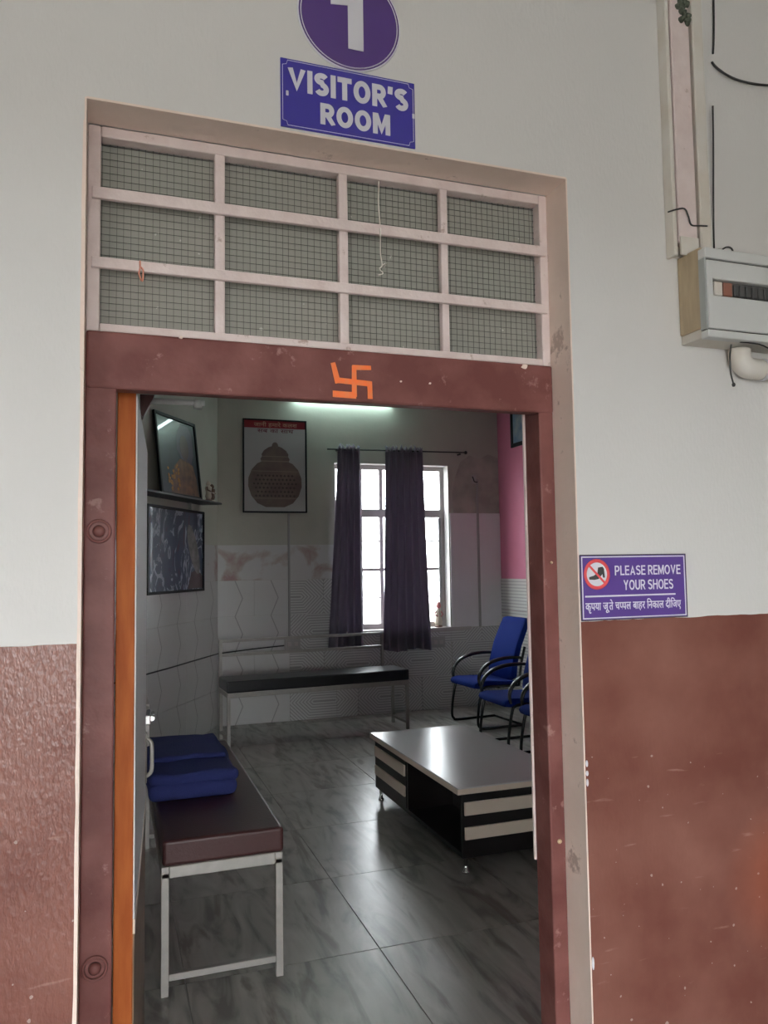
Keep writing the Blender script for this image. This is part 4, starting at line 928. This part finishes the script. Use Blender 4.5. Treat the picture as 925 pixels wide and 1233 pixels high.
# shelf on the slanting wall and what stands on it
def on_slant(s, off, z):     # s metres left of the corner along the wall, off metres out from it
    return (CORN[0] - s * 0.5 + off * 0.8660, CORN[1] - s * 0.8660 - off * 0.5, z)
sh = thing('wall_shelf', 'dark narrow shelf board fixed to the slanting wall at left', 'shelf', on_slant(1.15, 0, 2.255), A60)
obj('board', MB().rbox(-0.85, 0.755, -0.215, 0.0, -0.018, 0.0, 0.003, 1), M['shelf_dark'], sh)
for x in (-0.5, 0.45): obj('bracket', MB().poly([(x - 0.01, -0.018), (x + 0.01, -0.018), (x + 0.01, -0.08), (x - 0.01, -0.08)], -0.03, 0.0), M['strip'], sh)
pt, pr = framed('portrait', 'black framed portrait of a robed seated figure leaning on the shelf', 0.78, 0.745, 0.030, on_slant(1.045, 0.095, 2.256), math.radians(58.2), math.radians(6.2), M['backdrop_print'])
y = -0.0105
obj('robe', MB().poly([(-0.20, 0.032), (0.345, 0.032), (0.32, 0.20), (0.27, 0.32), (0.15, 0.37), (0.02, 0.36), (-0.10, 0.28), (-0.16, 0.15)], y, -0.0098), M['robe_print'], pr)
obj('shawl', MB().poly([(0.06, 0.36), (0.24, 0.33), (0.30, 0.42), (0.30, 0.62), (0.24, 0.69), (0.10, 0.69), (0.00, 0.60), (-0.02, 0.45)], y, -0.0098), M['purple_print'], pr)
obj('face', MB().poly([(0.13 + 0.085 * math.cos(a), 0.48 + 0.115 * math.sin(a)) for a in [2 * PI * k / 20 for k in range(20)]], y - 0.0006, -0.0098), M['skin_print'], pr)
fl = MB()
for k in range(26):
    xx, zz = random.uniform(-0.22, -0.02), random.uniform(0.05, 0.30); rr = random.uniform(0.012, 0.024)
    fl.poly(circ(xx, zz, rr, 8), y - 0.0008 - 0.00002 * k, y)
o = obj('flowers', fl, M['marigold'], pr); o['kind'] = 'stuff'
def statuette(label, s, h, m1, m2, off):
    t = thing('statuette', label, 'figurine', on_slant(s, off, 2.2555), A60)
    obj('pedestal', MB().lathe([(0.036, 0), (0.036, 0.014), (0.026, 0.024)], 0, 0, 14), m2, t)
    obj('body', MB().lathe([(0.024, 0.024), (0.032, 0.05), (0.026, h * .42), (0.030, h * .58), (0.034, h * .70), (0.014, h * .77)], 0, 0, 14), m1, t)
    obj('head', MB().lathe([(0.010, h * .76), (0.021, h * .80), (0.023, h * .87), (0.016, h * .95), (0.004, h)], 0, 0, 12), m1, t)
    for q in (-1, 1): obj('arm', MB().tube([(0.028 * q, 0, h * .70), (0.042 * q, -0.01, h * .55), (0.016 * q, -0.032, h * .48)], [0.009, 0.008, 0.007], 7), m2, t)
    return t
statuette('ivory and brown statuette on the shelf beside the portrait', 0.575, 0.20, M['cream'], M['brown'], 0.15)
statuette('brown statuette at the free end of the wall shelf', 0.470, 0.18, M['brown'], M['cream'], 0.14)
pt, pr = framed('framed_print', 'large framed navy picture with white streaks below the shelf', 1.16, 0.775, 0.024, on_slant(0.97, 0.009, 1.395), A60, 0, M['swirl'])
obj('oval_figure', MB().poly([(0.35 + 0.10 * math.cos(a) - 0.10 * math.sin(a), 0.40 + 0.235 * math.sin(a)) for a in [2 * PI * k / 24 for k in range(24)]], -0.0105, -0.0098), M['pale_oval'], pr)
obj('maroon_cloth', MB().poly([(0.22, 0.03), (0.55, 0.03), (0.55, 0.15), (0.42, 0.21), (0.30, 0.18)], -0.0104, -0.0098), M['maroon_print'], pr)
framed('wall_picture', 'small dark framed picture high on the pink wall', 0.50, 0.60, 0.045, (XRM - 0.002, 5.97, 2.925), -PI / 2, 0, M['sky_print'])
# socket plates and the cable along the tiles
for (x, z, lab) in ((1.865, 0.800, 'grey wall socket plate behind the rear bench, left of the window'), (3.535, 0.745, 'grey wall socket plate under the window sill at right')):
    t = thing('socket_plate', lab, 'socket', (x, YB - 0.008, z))
    obj('plate', MB().rbox(-0.085, 0.085, -0.014, 0, -0.06, 0.06, 0.003, 1), M['plate'], t)
    for q in (-0.035, 0.035): obj('rocker', MB().rbox(q - 0.02, q + 0.02, -0.018, -0.013, -0.022, 0.022, 0.002, 1), M['window_wood'], t)
mb = MB(); mb.tube([on_slant(2.4, 0.020, 0.745), on_slant(1.2, 0.020, 0.738), on_slant(0.02, 0.020, 0.742)], 0.0065, 6); mb.tube([(1.107, YB - 0.020, 0.742), (1.45, YB - 0.018, 0.770), (1.775, YB - 0.018, 0.79)], 0.0065, 6)
tag(obj('cable', mb, M['cable']), 'black cable running along the tiles to the wall socket', 'cable')
# bracket left on the bare plaster
t = thing('wall_hook', 'small bent metal hook on the bare plaster patch', 'hook', (4.03, YB - 0.002, 2.60))
obj('plate', MB().rbox(-0.03, 0.03, -0.006, 0, -0.05, 0.05, 0.002, 1), M['plate'], t)
obj('hook', MB().tube([(-0.02, -0.006, 0.03), (-0.02, -0.03, 0.0), (-0.01, -0.035, -0.03), (0.03, -0.03, -0.035)], 0.006, 6), M['rod'], t)
